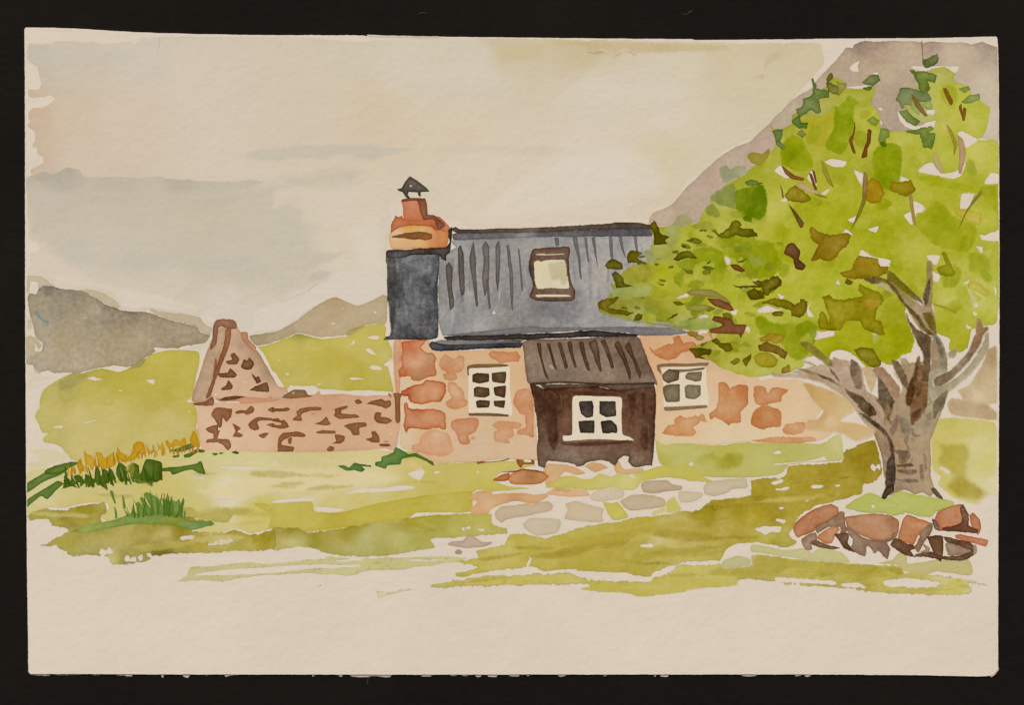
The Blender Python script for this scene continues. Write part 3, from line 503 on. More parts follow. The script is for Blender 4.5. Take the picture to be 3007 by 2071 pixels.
W(md, 'olive_bank', "E 210,110 350,50 480,65 700,15 820,10 845,100 790,125 830,168 1040,90 1440,120 1660,160 1672,200 1500,215 1660,255 1840,215 1960,255 2128,225 F 30,215 20,385 E 1950,400 1400,425 1190,440 1180,465 1080,495 880,512 830,450 720,430 560,440 440,365 310,360 420,285 530,235 490,215 400,205 370,150 215,175", 'B5A35E',
  s="E800,300:B5A35E E600,80:A59234 E300,100:A8963C E450,170:AB9B44 E520,190:8F7E2C E750,180:A49544 E1300,190:9A8632 E1450,230:A08A34 E1700,250:A8922E E1600,290:AC963C E1300,280:BCAC66 E1000,290:B4A35A E1700,370:B6A65A E1290,400:85742A E1000,420:9E9048 E700,400:A69A54 E500,320:B0A150 E900,470:BFB272 E2050,270:A5912E E1900,340:B2A050", ek=.12, gran=.5, var=.8, rag=13, jit=3,
  holes=["E 1420,290 1480,282 1532,292 1440,302", "E 1632,346 1720,305 1832,310 1760,332", "E 780,408 800,388 830,410 808,422", "E 845,385 852,374 875,400 855,408", "E 980,440 1000,430 1005,462 985,466", "E 1035,455 1055,448 1052,470 1038,470", "E 1085,440 1105,430 1098,462", "E 1155,420 1178,412 1170,440"])
W(md, 'dry_stroke', "E 1392,632 1450,585 1490,520 1700,500 1900,480 2128,488 F 200,470 400,450 420,430 540,442 700,448 1350,430 1520,448 1420,488 1130,520 1000,545 700,562 600,592 470,582 300,572 0,582 E 1900,606 1740,638 1700,632 1600,626", 'C6BA86', s="F900,490:C3B87C F1350,460:C8BC82 F600,540:C9BE8A E1600,530:C4B886", dry=.25, ek=.04, gran=.3, var=.4, rag=6, jit=2.5,
  holes=["E 1525,582 1700,548 2128,520 F 250,505 400,502 680,508 560,522 300,530 0,562 E 1800,578", "F 500,470 700,452 690,462 540,474", "F 690,562 800,548 1120,538 1000,550 800,560", "F 1060,468 1150,462 1320,462 1180,472"])
W(md, 'dry_stroke', "F 250,690 400,650 460,648 350,680 260,700", 'D0C3A0', rag=9, dry=.5, ek=0, a=.7)
W(md, 'dry_stroke', "F 0,652 120,622 300,600 160,628 0,660", 'D0C4A2', rag=9, dry=.5, ek=0, a=.7)
W(md, 'dry_stroke', "F 805,705 900,702 1180,668 1260,655 1100,700 960,735 830,765", 'D3C49C', rag=14, dry=.5, ek=0, a=.8)

fld = W(painting, 'olive_field', "F 1400,470 1600,442 1590,385 1810,340 1850,255 2000,262 2128,282 G 120,255 340,190 520,168 660,135 900,105 1180,70 1270,20 M 1850,1372 2128,1340 P 0,1222 240,1197 295,1110 700,1075 715,1000 820,950 960,905 1000,1010 1025,1160 960,1245 880,1255 860,1340 640,1395 540,1420 470,1450 390,1490 335,1590 H 330,230 300,255 355,330 310,365 200,360 40,330 "
  "G 1640,330 1500,345 1420,382 1370,472 1100,482 1020,510 870,560 820,600 640,578 320,557 180,542 0,562 F 2050,530 1980,530 1700,562 1440,605 1430,560 1600,522", 'BBA84E',
  s="G400,350:BBA74C G150,400:BBA74E F1800,420:C2AE5A F1700,480:BDA950 G300,200:BFAE58 G700,200:B9A548 G800,150:BAA648 G1200,90:A08A22 G1300,60:9C8620 G1500,110:A8922C G1100,200:BBA554 G1400,220:B5A04A G1000,330:C6B472 G900,280:C8B77A G1100,400:C5B164 G900,400:B09C3C G700,430:B29F44 G500,450:B6A248 P850,1050:9C8222 P950,950:9A8226 P600,1150:A48C2C P350,1150:A8902E P700,1250:AF983E P300,1260:AF983A P500,1340:AD9436 P150,1400:AA9232 P60,1400:9F8824 P300,1500:B39C40 P150,1480:A48C2E H150,310:A89838 H250,330:B2A24C H120,260:B9A850 H60,100:AE982E", ek=.10, gran=.4, var=.8, rag=9, jit=3,
  holes=["H 30,222 110,205 226,213 212,240 150,240 110,260", "H 195,150 258,156 246,170", "H 213,56 250,56 236,66", "G 748,352 835,340 838,358", "P 155,1248 240,1228 230,1242 180,1256", "P 190,1298 290,1283 280,1294", "P 470,1276 500,1268 555,1272 520,1284", "P 650,1268 690,1266 680,1276", "P 935,1125 945,1110 972,1130 955,1150", "P 985,1105 1000,1110 998,1140 985,1132", "P 415,1384 450,1376 440,1392", "F 1985,520 2010,445 2026,436 2000,500"], label='broad olive green field in the middle foreground')
for c in ("P 10,1395 200,1385 480,1400 300,1412 60,1418", "G 420,450 820,470 1000,492 820,505 600,480", "P 300,1240 560,1215 900,1180 880,1200 560,1235 320,1262", "G 1280,30 1500,20 1700,30 1640,60 1300,80 1200,90"):
    W(fld, 'brush_streak', c, '9A8424', soft=7, dry=.4, ek=0, gran=.4, a=.6)
low = W(painting, 'lower_field', "G 0,568 180,548 320,602 600,622 820,622 830,602 980,542 1020,502 1370,482 1400,530 1600,512 1650,402 H 40,412 300,442 750,487 1160,502 1192,560 1420,572 1720,612 1858,652 1850,672 1700,662 1742,722 1600,752 1400,747 1100,737 900,722 700,692 500,682 300,662 0,622 G 1502,640 1505,670 1200,692 1050,722 850,747 740,757 640,727 450,717 310,702 270,690 335,665 0,667 F 1900,672 1600,682 1450,684 1205,692 1260,642 1440,612 1700,577", 'C4B25C',
  s="F1500,640:BFAC5C F1900,620:C4B25E G150,620:C6B468 G500,670:BEAC50 G800,690:BFAD52 G1000,560:C6B566 G1200,620:C5B462 G1400,640:C6B566 G1600,560:B09E44 G1800,540:B2A048 H300,600:BFAD54 H500,580:BDAA4E H700,620:BBA850 H600,520:AE9C42 H900,540:A89638 H1000,600:C0AE58 H1600,700:C6B664 H1300,700:BFAC58 H1500,600:CDBF7E H1750,650:CFC18A", ek=.06, gran=.4, var=.6, dry=.2, rag=16, jit=3.5,
  holes=["H 1035,642 1180,614 1300,624 1460,648 1380,672 1100,662", "G 318,578 420,572 500,566 640,575 822,586 805,612 560,602 350,597", "H 200,612 400,620 600,632 660,650 560,640 400,632 200,622", "H 700,658 820,655 880,672 800,670"], label='pale yellow green brushwork along the bottom of the scene')
W(low, 'brush_streak', "H 0,420 300,455 480,470 750,492 1160,517 1192,572 1150,592 1050,557 900,562 780,582 600,562 480,552 300,532 180,590 0,610 G 1500,600 1250,580 1400,500 1600,515", 'B09E48', soft=6, ek=.08, gran=.4, var=.5, a=.8, s="H900,530:A49234 H1150,550:A29032 H200,500:AF9E4A H500,510:B4A34A")
W(low, 'brush_streak', "G 280,692 420,660 760,640 1000,600 1200,600 1480,590 1500,660 1200,686 1050,716 850,742 740,750 640,722 450,712", 'BFAE56', soft=5, ek=.1, gran=.4, a=.6)
for c, h in (("H 0,347 60,347 260,387 430,371 470,412 540,371 700,401 762,482 500,467 280,437 0,397", 'C5B986'), ("H 1000,487 1100,462 1150,412 1210,422 1220,492 1320,482 1450,462 1690,462 1727,562 1700,582 1560,566 1440,552 1350,577 1200,552 1130,502", 'C1B27A'), ("G 1378,512 1395,472 1500,430 1605,460 1600,507 1520,520 1400,532", 'BEB688')):
    W(low, 'pale_wash', c, h, ek=.12, gran=.3, var=.3)
right = W(painting, 'right_grass', "P 1408,800 1440,742 1600,730 1900,768 1922,900 1916,1342 1850,1352 1760,1422 1580,1372 1450,1262 1470,1202 1410,1152 1395,950", 'C8B868', s="P1700,830:C9BA6E P1450,880:C6B664 P1850,1100:CFC17E P1850,1250:D6C99A P1780,980:D2C48C P1550,800:C4B45E", ek=.08, gran=.35, var=.4, soft=5, holes=["P 1478,1132 1500,1122 1552,1164 1530,1170", "P 1665,1085 1682,1078 1680,1096"], label='yellow green grass to the right of the tree trunk')
W(right, 'olive_glaze', "P 1425,910 1560,932 1700,928 1722,1050 1702,1120 1690,1200 1760,1240 1830,1300 1912,1335 1850,1350 1760,1402 1600,1372 1500,1272 1560,1192 1440,1102 1462,1000", 'B5A144', soft=16, a=.85, ek=.1, gran=.4, var=.5, s="P1500,980:B29C3C P1600,1100:B5A244 P1650,1280:A8902C P1850,1330:A48C30")
grade(.98, .98, 1.0)
bush = W(painting, 'beige_bush', "P 1600,520 1700,470 1800,300 1840,200 1900,170 1926,190 1931,620 1860,640 1924,690 1922,762 1800,757 1560,722 1520,622 1560,582 1640,582", 'CAB28C', s="P1880,260:AE926A P1800,400:B79C74 P1850,480:C8B08A P1750,560:D2BE98 P1650,540:BCA27C P1650,660:B99E78 P1800,700:B4976E P1880,730:B79C76 P1560,630:B59A76", soft=6, gran=.7, var=.5, label='soft brownish bush behind the tree at the right edge')

grade(.965, .985, .98)
scatter(md, 'brush_streak', 'J 210,1000 2128,900 L 1500,1100 1500,1500 F 1200,400 E 300,420 210,200', 26, (90, 260), (.10, .2), ('B5A450', 'C0AE5C', 'CDBD80', 'AA9A48'), 11, (-.12, .06), soft=6, a=.55, ek=0, gran=.3, var=.5, jit=3)
scatter(fld, 'brush_streak', 'F 1400,300 G 1300,0 P 1000,900 P 1000,1500 G 1600,600 F 1300,680', 26, (90, 280), (.09, .18), ('A28C2C', 'B49E44', 'C2B060', '9A8424'), 12, (-.16, .04), soft=6, a=.55, ek=0, gran=.3, var=.5, jit=3)
scatter(low, 'brush_streak', 'F 1200,600 G 0,560 H 0,430 H 1850,520 H 1850,740 G 800,740', 14, (80, 220), (.09, .16), ('B2A048', 'C8B870', 'A8963E'), 13, (-.05, .12), soft=5, a=.5, ek=0, gran=.3, var=.5, jit=3)
wallgrass = W(painting, 'wall_foot_grass', "M 1400,880 1450,866 1467,952 1600,937 1850,957 2128,927 P 120,932 370,932 540,946 640,882 690,870 707,940 702,1067 420,1087 290,1107 240,1162 190,1182 0,1202 M 1900,1202 1720,1192 1680,1132 1640,1152 1500,1132 1430,1092 1405,1000", 'BAB064', s="M1600,1000:BFB670 M1450,950:C0B66E M1430,1050:B9AD58 P300,1020:B9B064 P100,1080:C0B772 P550,1000:BEB472 P680,950:C6BC80 M1950,980:BBAF58", ek=.1, gran=.25, var=.35,
  holes=["P 168,1012 208,990 238,1016 190,1022", "P 155,1098 400,1077 540,1050 560,1038 582,1070 420,1084 200,1107", "M 1640,1110 1680,1080 1690,1110 1660,1140"], label='light green strip of grass at the foot of the right wall')
W(wallgrass, 'shrub_dab', "M 1690,1092 1740,1020 1850,990 1950,992 2060,1002 2110,1040 2090,1090 2050,1132 1980,1152 1850,1152 1740,1132", 'ABA03E', soft=14, gran=.3, var=.5, s="M1980,1060:A09432 M1800,1080:B8AE58", holes=["M 1870,1010 1910,998 1920,1022 1880,1030"])
frontgrass = W(painting, 'porch_grass', "M 540,1282 560,1252 640,1202 780,1192 900,1217 960,1172 1050,1202 1100,1182 1290,1162 1400,1122 1480,1112 1540,1132 1640,1102 1700,1132 1750,1192 1862,1242 1700,1232 1500,1202 1300,1232 1222,1302 1100,1292 1040,1282 900,1302 700,1287", 'C5B662', s="M700,1240:C4B664 M1000,1240:C8BA72 M1400,1170:C3B45A M1600,1160:C0B158 M1180,1250:CDC080", ek=.1, gran=.3, var=.4, holes=["M 760,1192 800,1180 880,1215 830,1218", "M 1180,1170 1220,1180 1240,1210 1200,1200"], label='yellow green grass between the porch and the flagstones')
W(frontgrass, 'grass_gap', "M 985,1402 1060,1408 1100,1395 1182,1502 1140,1530 1060,1532", 'C6B760', gran=.3, var=.3)
W(frontgrass, 'grass_gap', "M 1480,1480 1470,1400 1510,1362 1545,1352 1602,1452 1560,1480", 'C5B768', gran=.3, var=.3, soft=4)
W(frontgrass, 'grass_gap', "M 1360,1480 1460,1430 1480,1470 1380,1500", 'CBBC74', gran=.3, var=.3, soft=4)

# ------------------------------------------------------------------ paving, path and boulders
grade(.95, .965, 1.03)
FLAG = (("M 145,1480 190,1435 400,1410 430,1425 470,1400 560,1390 592,1420 580,1462 400,1502 230,1532 195,1557 150,1520", 'C7AF90', 'long flat grey brown flagstone nearest the orange path'),
 ("M 690,1410 770,1390 850,1410 992,1452 975,1490 982,1550 830,1547 690,1527 712,1462", 'CBB493', 'squarish beige flagstone in the middle of the path'),
 ("M 885,1350 950,1300 1060,1290 1152,1312 1130,1362 980,1390 890,1380", 'CFBC9C', 'pale flagstone just below the porch grass'),
 ("M 1125,1390 1200,1345 1330,1338 1462,1372 1462,1432 1200,1462 1140,1422", 'C5AD8E', 'wide brownish flagstone right of the squarish one'),
 ("M 1285,1260 1330,1235 1480,1225 1530,1262 1604,1275 1590,1307 1500,1310 1360,1332 1300,1312", 'BEA584', 'darkest flagstone with a pointed right end'),
 ("M 1572,1325 1600,1310 1762,1325 1752,1362 1680,1397 1590,1397", 'CDB999', 'small pale flagstone beside the rightmost one'),
 ("M 1770,1290 1800,1240 1950,1222 2100,1215 2112,1280 2000,1292 1960,1320 1860,1347 1780,1332", 'C8B596', 'rightmost flagstone of the path'),
 ("F 1955,190 2010,142 2128,136 G 0,135 110,147 122,190 90,252 0,267 F 2060,270 2000,242", 'CBB89A', 'faint flagstone at the lower end of the path'),
 ("F 1370,345 1400,320 1490,310 1530,268 1590,285 1640,325 1716,325 1700,345 1640,362 1500,369", 'BFA68C', 'small pointed stone lying alone below the flagstones'),
 ("F 1425,400 1450,379 1482,398 1468,417 1435,417", 'B39A80', 'tiny round pebble below the pointed stone'))
for c, h, l in FLAG: W(painting, 'flagstone', c, h, ek=.2, gran=.35, var=.3, label=l)
grade(.98, .93, .95)
pth = W(painting, 'sandy_path', "L 1535,1365 1600,1315 1700,1312 1720,1335 1960,1325 2040,1342 2128,1330 M 560,1345 520,1376 430,1412 300,1386 120,1442 90,1484 0,1492 L 1560,1482 1540,1462 1590,1412 1598,1385 1560,1378", 'D1AA7E', s="L1650,1350:CBA478 L1650,1450:CFA67A M300,1370:C39A6E M200,1340:CFA87C M100,1430:D6B084", ek=.14, gran=.3, var=.4, holes=["L 1612,1358 1640,1356 1622,1366"], label='orange tan path leading left from the flagstones')
W(pth, 'sandy_patch', "M 545,1332 580,1302 620,1280 700,1296 850,1302 882,1342 780,1352 640,1347", 'D3B286', ek=.14, gran=.3)
W(pth, 'sandy_patch', "M 600,1305 660,1282 740,1300 720,1318 640,1312", 'C5A468', ek=.1, gran=.3, a=.8)
W(pth, 'sandy_patch', "M 520,1152 560,1100 700,1105 770,1130 852,1166 780,1182 690,1160 660,1190 600,1242 540,1262", 'CFA97C', ek=.14, gran=.3, s="M620,1130:CBA674 M640,1210:D2B086")
W(pth, 'sandy_patch', "M 845,1120 900,1085 980,1100 1025,1130 990,1142 920,1162", 'CBA678', ek=.14, gran=.3)
W(pth, 'sandy_patch', "M 1068,1110 1110,1078 1150,1142 1290,1130 1302,1156 1180,1182 1090,1167", 'CDB080', ek=.14, gran=.3, s="M1100,1120:C9A072")
brk = W(painting, 'brown_rock', "M 240,1210 280,1170 360,1140 480,1155 540,1175 562,1200 500,1252 380,1260 270,1252", 'BE8C5C', s="M450,1215:A87848 M320,1190:C4946A", ek=.3, gran=.5, var=.4, label='orange brown rock left of the porch step')
W(brk, 'rock_wing', "M 128,1226 180,1190 252,1170 242,1226 170,1234", 'B98352', ek=.4, gran=.4)
W(brk, 'outline_stroke', "M 190,1162 290,1152 360,1136 480,1150 540,1170 470,1160 360,1146 290,1164", '9C5E34', gran=.4)
W(brk, 'sketched_ring', "L 1598,1072 1660,1045 1790,1037 1862,1055 1800,1077 1660,1090 1600,1100", 'A5693E', holes=["L 1638,1072 1680,1052 1780,1047 1832,1058 1780,1073 1680,1083"], gran=.4, jit=.8)
W(brk, 'sketched_ring', "L 1905,1060 1960,1047 2040,1060 2042,1102 1960,1102 1940,1132 1915,1102", '9F663E', holes=["L 1960,1062 2010,1058 2020,1085 1970,1088"], gran=.4, jit=.8)
grade(.86, .775, .76)
ROCK = (("H 325,230 340,180 400,120 500,60 620,25 672,52 682,110 600,160 520,200 480,242 360,287", 'C18F68', 'large leftmost boulder with a rounded back', "H400,200:C08A64 H600,90:C49672"),
 ("H 515,272 600,215 670,203 692,230 650,270 630,332 580,337 518,302", 'CC9A72', 'small boulder under the leftmost one', ''),
 ("H 730,130 850,110 960,100 1080,115 1152,160 1142,250 1080,302 960,312 860,272 750,212", 'C79C78', 'widest flat topped boulder in the middle of the heap', "H800,160:B98A64 H950,200:C89E7C H1100,200:B08662"),
 ("H 1188,140 1220,112 1300,140 1412,180 1380,242 1300,272 1270,342 1150,322 1140,290 1160,220", 'C8936A', 'tilted square boulder right of the widest one', ''),
 ("H 1430,150 1450,95 1520,50 1642,26 1692,100 1682,182 1600,212 1480,237 1460,190", 'C58D66', 'dark edged boulder standing highest in the heap', ''),
 ("H 1700,120 1730,94 1786,150 1792,220 1770,267 1720,217", 'C48F6C', 'small upright boulder at the right end', ''),
 ("H 1588,272 1640,264 1842,310 1832,357 1700,327 1600,297", 'CA9270', 'thin slab poking out below the right end', ''))
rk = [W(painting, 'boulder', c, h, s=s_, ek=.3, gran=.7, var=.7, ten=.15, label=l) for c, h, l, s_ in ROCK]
grade(.96, .95, .97)
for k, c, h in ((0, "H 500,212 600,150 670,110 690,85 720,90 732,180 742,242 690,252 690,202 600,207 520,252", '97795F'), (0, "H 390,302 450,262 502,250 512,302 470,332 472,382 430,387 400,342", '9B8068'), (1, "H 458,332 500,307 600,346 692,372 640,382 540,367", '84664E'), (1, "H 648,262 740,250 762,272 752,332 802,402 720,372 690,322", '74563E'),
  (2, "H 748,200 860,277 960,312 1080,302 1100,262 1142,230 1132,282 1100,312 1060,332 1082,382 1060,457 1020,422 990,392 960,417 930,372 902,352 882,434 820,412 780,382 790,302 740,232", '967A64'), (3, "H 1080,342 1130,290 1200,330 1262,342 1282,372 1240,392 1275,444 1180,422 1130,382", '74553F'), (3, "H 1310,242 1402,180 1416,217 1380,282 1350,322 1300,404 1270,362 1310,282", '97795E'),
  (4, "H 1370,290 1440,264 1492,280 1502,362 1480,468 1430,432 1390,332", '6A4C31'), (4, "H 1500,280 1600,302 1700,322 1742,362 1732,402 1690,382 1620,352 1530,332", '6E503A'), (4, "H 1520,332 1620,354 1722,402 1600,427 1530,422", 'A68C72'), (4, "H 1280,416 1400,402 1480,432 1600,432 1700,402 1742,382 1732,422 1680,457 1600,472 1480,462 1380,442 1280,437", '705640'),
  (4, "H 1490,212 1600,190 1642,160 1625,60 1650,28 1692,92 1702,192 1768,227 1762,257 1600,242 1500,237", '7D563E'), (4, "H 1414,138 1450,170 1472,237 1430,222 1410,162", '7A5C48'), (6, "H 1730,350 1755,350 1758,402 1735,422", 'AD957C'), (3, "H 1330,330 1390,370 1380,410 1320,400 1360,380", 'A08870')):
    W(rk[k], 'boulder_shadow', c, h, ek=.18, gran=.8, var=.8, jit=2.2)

# ------------------------------------------------------------------ grass tufts and reeds
def blade(parent, name, x, y, ln, lean, wd, col, tile='J'):
    X, Y = TILE[tile][0] + x / Z, TILE[tile][1] + y / Z; l = ln / Z; w = wd / Z
    tx, ty = X + lean * l, Y - l
    W(parent, name, [(X - w/2, Y), (X - w*.55 + lean*l*.4, Y - l*.45), (tx - w*.12, ty), (tx + w*.12, ty + 1), (X + w*.55 + lean*l*.4, Y - l*.4), (X + w/2, Y)], col, gran=.3, jit=.9, ek=.15)
rg = random.Random(5)
grade(.88, 1.04, 1.0)
tuft = W(painting, 'dark_grass_tuft', "J 575,1060 620,1053 660,1092 668,1045 700,1060 738,1082 745,970 770,1000 790,1062 808,1000 840,1020 854,1112 830,1122 843,1172 780,1132 742,1112 730,1157 690,1122 600,1107", '646C26', gran=.4, jit=1, label='row of dark green grass blades under the orange reeds')
for c, h in (("J 205,1122 350,1032 420,985 560,948 622,955 600,970 540,1000 480,1047 330,1112 205,1197", '6C7836'), ("J 350,1022 380,1000 560,950 540,1000 470,1040 360,1045", '66722E'), ("J 205,1250 330,1170 450,1100 497,1120 440,1172 372,1242 320,1217 250,1272 205,1307", '6E7A3A'), ("J 485,1162 512,1130 498,1060 550,1092 602,1152 560,1142", '66702C'), ("J 850,993 880,1020 907,1080 880,1092 855,1052", '6C762E'), ("J 908,1000 935,953 992,1000 987,1072 950,1112 910,1052", '68702A'),
             ("J 1010,990 1040,958 1085,980 1095,1052 1140,930 1222,938 1267,960 1262,1072 1220,1112 1190,1082 1192,1142 1150,1122 1100,1117 1040,1082 1010,1032", '606822'), ("J 1262,1000 1350,990 1450,980 1540,960 1555,948 1575,950 1592,1000 1607,1046 1550,1037 1500,1010 1430,1022 1350,1052 1330,1027 1258,1022", '66722E'),
             ("J 1316,862 1400,840 1480,808 1522,830 1480,852 1400,872", '6A7636'), ("J 1438,895 1500,870 1540,848 1602,860 1592,877 1540,877 1480,912 1440,917", '67733A'), ("J 1348,902 1402,897 1396,913 1355,917", '67733A'), ("J 1652,880 1706,885 1680,902", '67733A'), ("J 1714,876 1756,880 1720,891", '67733A'), ("J 1806,876 1840,864 1870,880 1850,891", '5C6630')):
    W(tuft, 'grass_blade', c, h, gran=.4, jit=1)
for i in range(36):
    u = i / 35; x = 500 + u * 760; y = 1150 - 60 * u + rg.uniform(-25, 20)
    blade(tuft, 'grass_blade', x + rg.uniform(-8, 8), y, rg.uniform(70, 140), rg.uniform(-.5, .15), rg.uniform(11, 20), rg.choice(('5E6A26', '66722E', '586420')))
W(tuft, 'olive_glaze', "J 985,1000 1010,960 1040,940 1060,1000 1040,1080 1130,1100 1200,1130 1100,1120 1020,1060", '93862A', soft=5, gran=.4, a=.7)
clump = W(painting, 'green_grass_clump', "J 1000,1270 1040,1332 1070,1352 1065,1270 1090,1262 1122,1312 1093,1235 1112,1228 1182,1322 1127,1200 1150,1188 1240,1235 1272,1292 1265,1235 1300,1248 1332,1292 1330,1235 1372,1262 1400,1238 1412,1272 1435,1228 1442,1262 1425,1332 1430,1392 1520,1415 1650,1413 1672,1440 1600,1457 1500,1482 1300,1442 1000,1442 700,1502 560,1492 700,1442 900,1402 1032,1342", '808A46', s="J1200,1260:778440 J1300,1330:7E8944 J1400,1300:7C8742 J1100,1380:8C9350 J800,1440:9C9A50 J650,1480:A6A058 J1550,1440:7E8A50 J1350,1420:968C3C J1100,1430:9E9648", gran=.5, var=.5, ek=.14, jit=1.2, label='green spiky grass clump in the lower left')
for i in range(30):
    u = i / 29; x = 1000 + u * 430; b_ = 1385 + rg.uniform(-12, 12) - 20 * math.sin(u * 3.1)
    def _b(x=x, b_=b_, u=u):
        blade(clump, 'grass_blade', x + rg.uniform(-10, 10), b_, rg.uniform(70, 150) * (.75 + .5 * math.sin(u * 3.0)), rg.uniform(-.55, .05) + .45 * u, rg.uniform(10, 18), rg.choice(('76843E', '6C7C38', '828C48')))
    _b()
for c in ("J 858,1180 880,1178 907,1277 892,1272", "J 954,1208 970,1230 982,1312 962,1312", "J 893,1300 912,1332 917,1392 902,1392"): W(clump, 'grass_blade', c, '808C4A', gran=.4, jit=.6)
grade(1, 1, .9)
reed = W(painting, 'orange_reeds', "J 745,878 790,880 820,922 885,878 907,950 890,982 830,1002 780,982", 'C39A30', gran=.3, jit=1, label='row of orange reeds rising toward the ruined wall')
for i in range(34):
    u = i / 33; x = 530 + u * 1010; yb = 1062 - 190 * u - 60 * math.sin(u * 3.1) * .55
    blade(reed, 'reed', x + rg.uniform(-8, 8), yb + rg.uniform(-6, 14), rg.uniform(45, 105), rg.uniform(-.28, .12), rg.uniform(9, 17), rg.choice(('C1962D', 'BB8C22', 'C69C38', 'B98A24')))
for c in ("J 524,1030 536,1040 533,1068", "J 560,1012 574,978 582,1032 570,1032", "J 600,972 628,918 637,960 657,990 630,1042 610,1002", "J 655,858 680,890 712,900 742,950 720,1012 690,972 670,972", "J 915,838 940,870 1000,912 1040,870 1040,820 1075,790 1120,800 1137,860 1125,892 1080,872 1070,912 1020,937 960,947 925,922", "J 1140,800 1152,850 1190,862 1195,810 1207,860 1180,887 1150,867", "J 1230,800 1250,832 1270,788 1277,842 1240,852", "J 1293,790 1310,780 1332,812 1370,770 1410,790 1440,758 1457,800 1440,827 1380,822 1330,837 1300,822", "J 1480,782 1515,703 1542,760 1562,832 1510,817"):
    W(reed, 'reed', c, random.choice(('C1962D', 'BE9228', 'C69C38')), gran=.3, jit=.8)
grade(.86, 1.04, 1.02)
fern = W(painting, 'green_fern', "L 805,1112 805,1085 850,1077 855,1045 900,1030 945,1010 960,968 1000,985 1027,1000 1060,1022 1110,1015 1180,1030 1240,1060 1264,1112 1200,1077 1120,1047 1075,1047 1010,1062 1000,1102 900,1112 885,1137 850,1127", '68793E', s="L900,1070:6E7E42 L1180,1055:62743C", gran=.4, jit=1.2, label='dark green fern at the left corner of the cottage')
W(fern, 'fern_frond', "L 513,1115 560,1110 600,1127 640,1090 690,1100 772,1110 770,1122 700,1117 725,1142 692,1162 640,1147 580,1152", '6C7C44', gran=.4, jit=1)
grade()
W(md, 'ochre_dab', "L 890,1122 1000,1102 1080,1060 1130,1080 1182,1132 1130,1152 1060,1132 950,1150", 'D6B878', soft=8, gran=.3, a=.8)

# ------------------------------------------------------------------ cottage
grade(.975, .955, .95)
ct = W(painting, 'cottage', "L 960,130 1215,130 1230,190 1300,212 1600,212 1955,195 1985,400 2012,470 2040,600 2060,850 2066,1062 1850,1055 1600,1080 1430,1088 1280,1095 1100,1002 1000,960 1000,780 1000,560 958,540 945,300", 'D4B38E',
  s="L980,300:D6AE8C L1100,480:D8BC9A L1050,900:D6BE9C L1200,960:D4B08A L1450,300:D3AE88 L1650,300:D4AE86 L1950,350:D5B08A L1700,760:D3B592 L1650,1000:D1B494 L1950,1000:D5B696 L1400,700:D5B48E L1330,560:D4B691 L1900,700:D6B694 L1100,650:DAC4A4", ek=.12, gran=.25, var=.35, label='stone cottage with a dark tin roof, orange chimney and brown porch')
W(ct, 'wall', "M 1270,102 1400,96 1600,90 1900,72 2128,60 P 60,440 160,430 400,450 420,530 470,600 545,670 500,740 600,800 640,840 600,880 490,922 300,930 0,936 M 2128,920 1850,947 1560,937 1467,952 1395,900 1392,600 1400,480 1340,300", 'D7B995',
  s="M1350,200:D4A880 M1500,290:D7B18A M1700,150:D3A67E M1900,450:D9B894 M1700,700:DBBF9A M1500,700:D9BA96 M1900,850:DCC5A4 M1550,900:D9C29C P300,480:DABB98 P350,700:DABF9C P100,860:DCC4A2 P500,640:D8BC96 M1850,340:D2B08C", ek=.1, gran=.25, var=.35)
W(ct, 'corner_strip', "L 957,130 1002,130 1000,300 994,540 966,540 950,300", 'D0A483', ek=.2, gran=.3)
W(ct, 'drainpipe', "L 945,545 1012,550 996,600 999,762 975,779 960,740 955,600", '96694A', gran=.5)
W(ct, 'drainpipe', "L 903,540 925,560 931,579 910,565", '96694A', gran=.4)
W(ct, 'corner_strip', "L 945,235 1000,228 1004,290 960,320 946,300", 'C99C7A', ek=.14, gran=.3)
grade(.925, .825, .80)
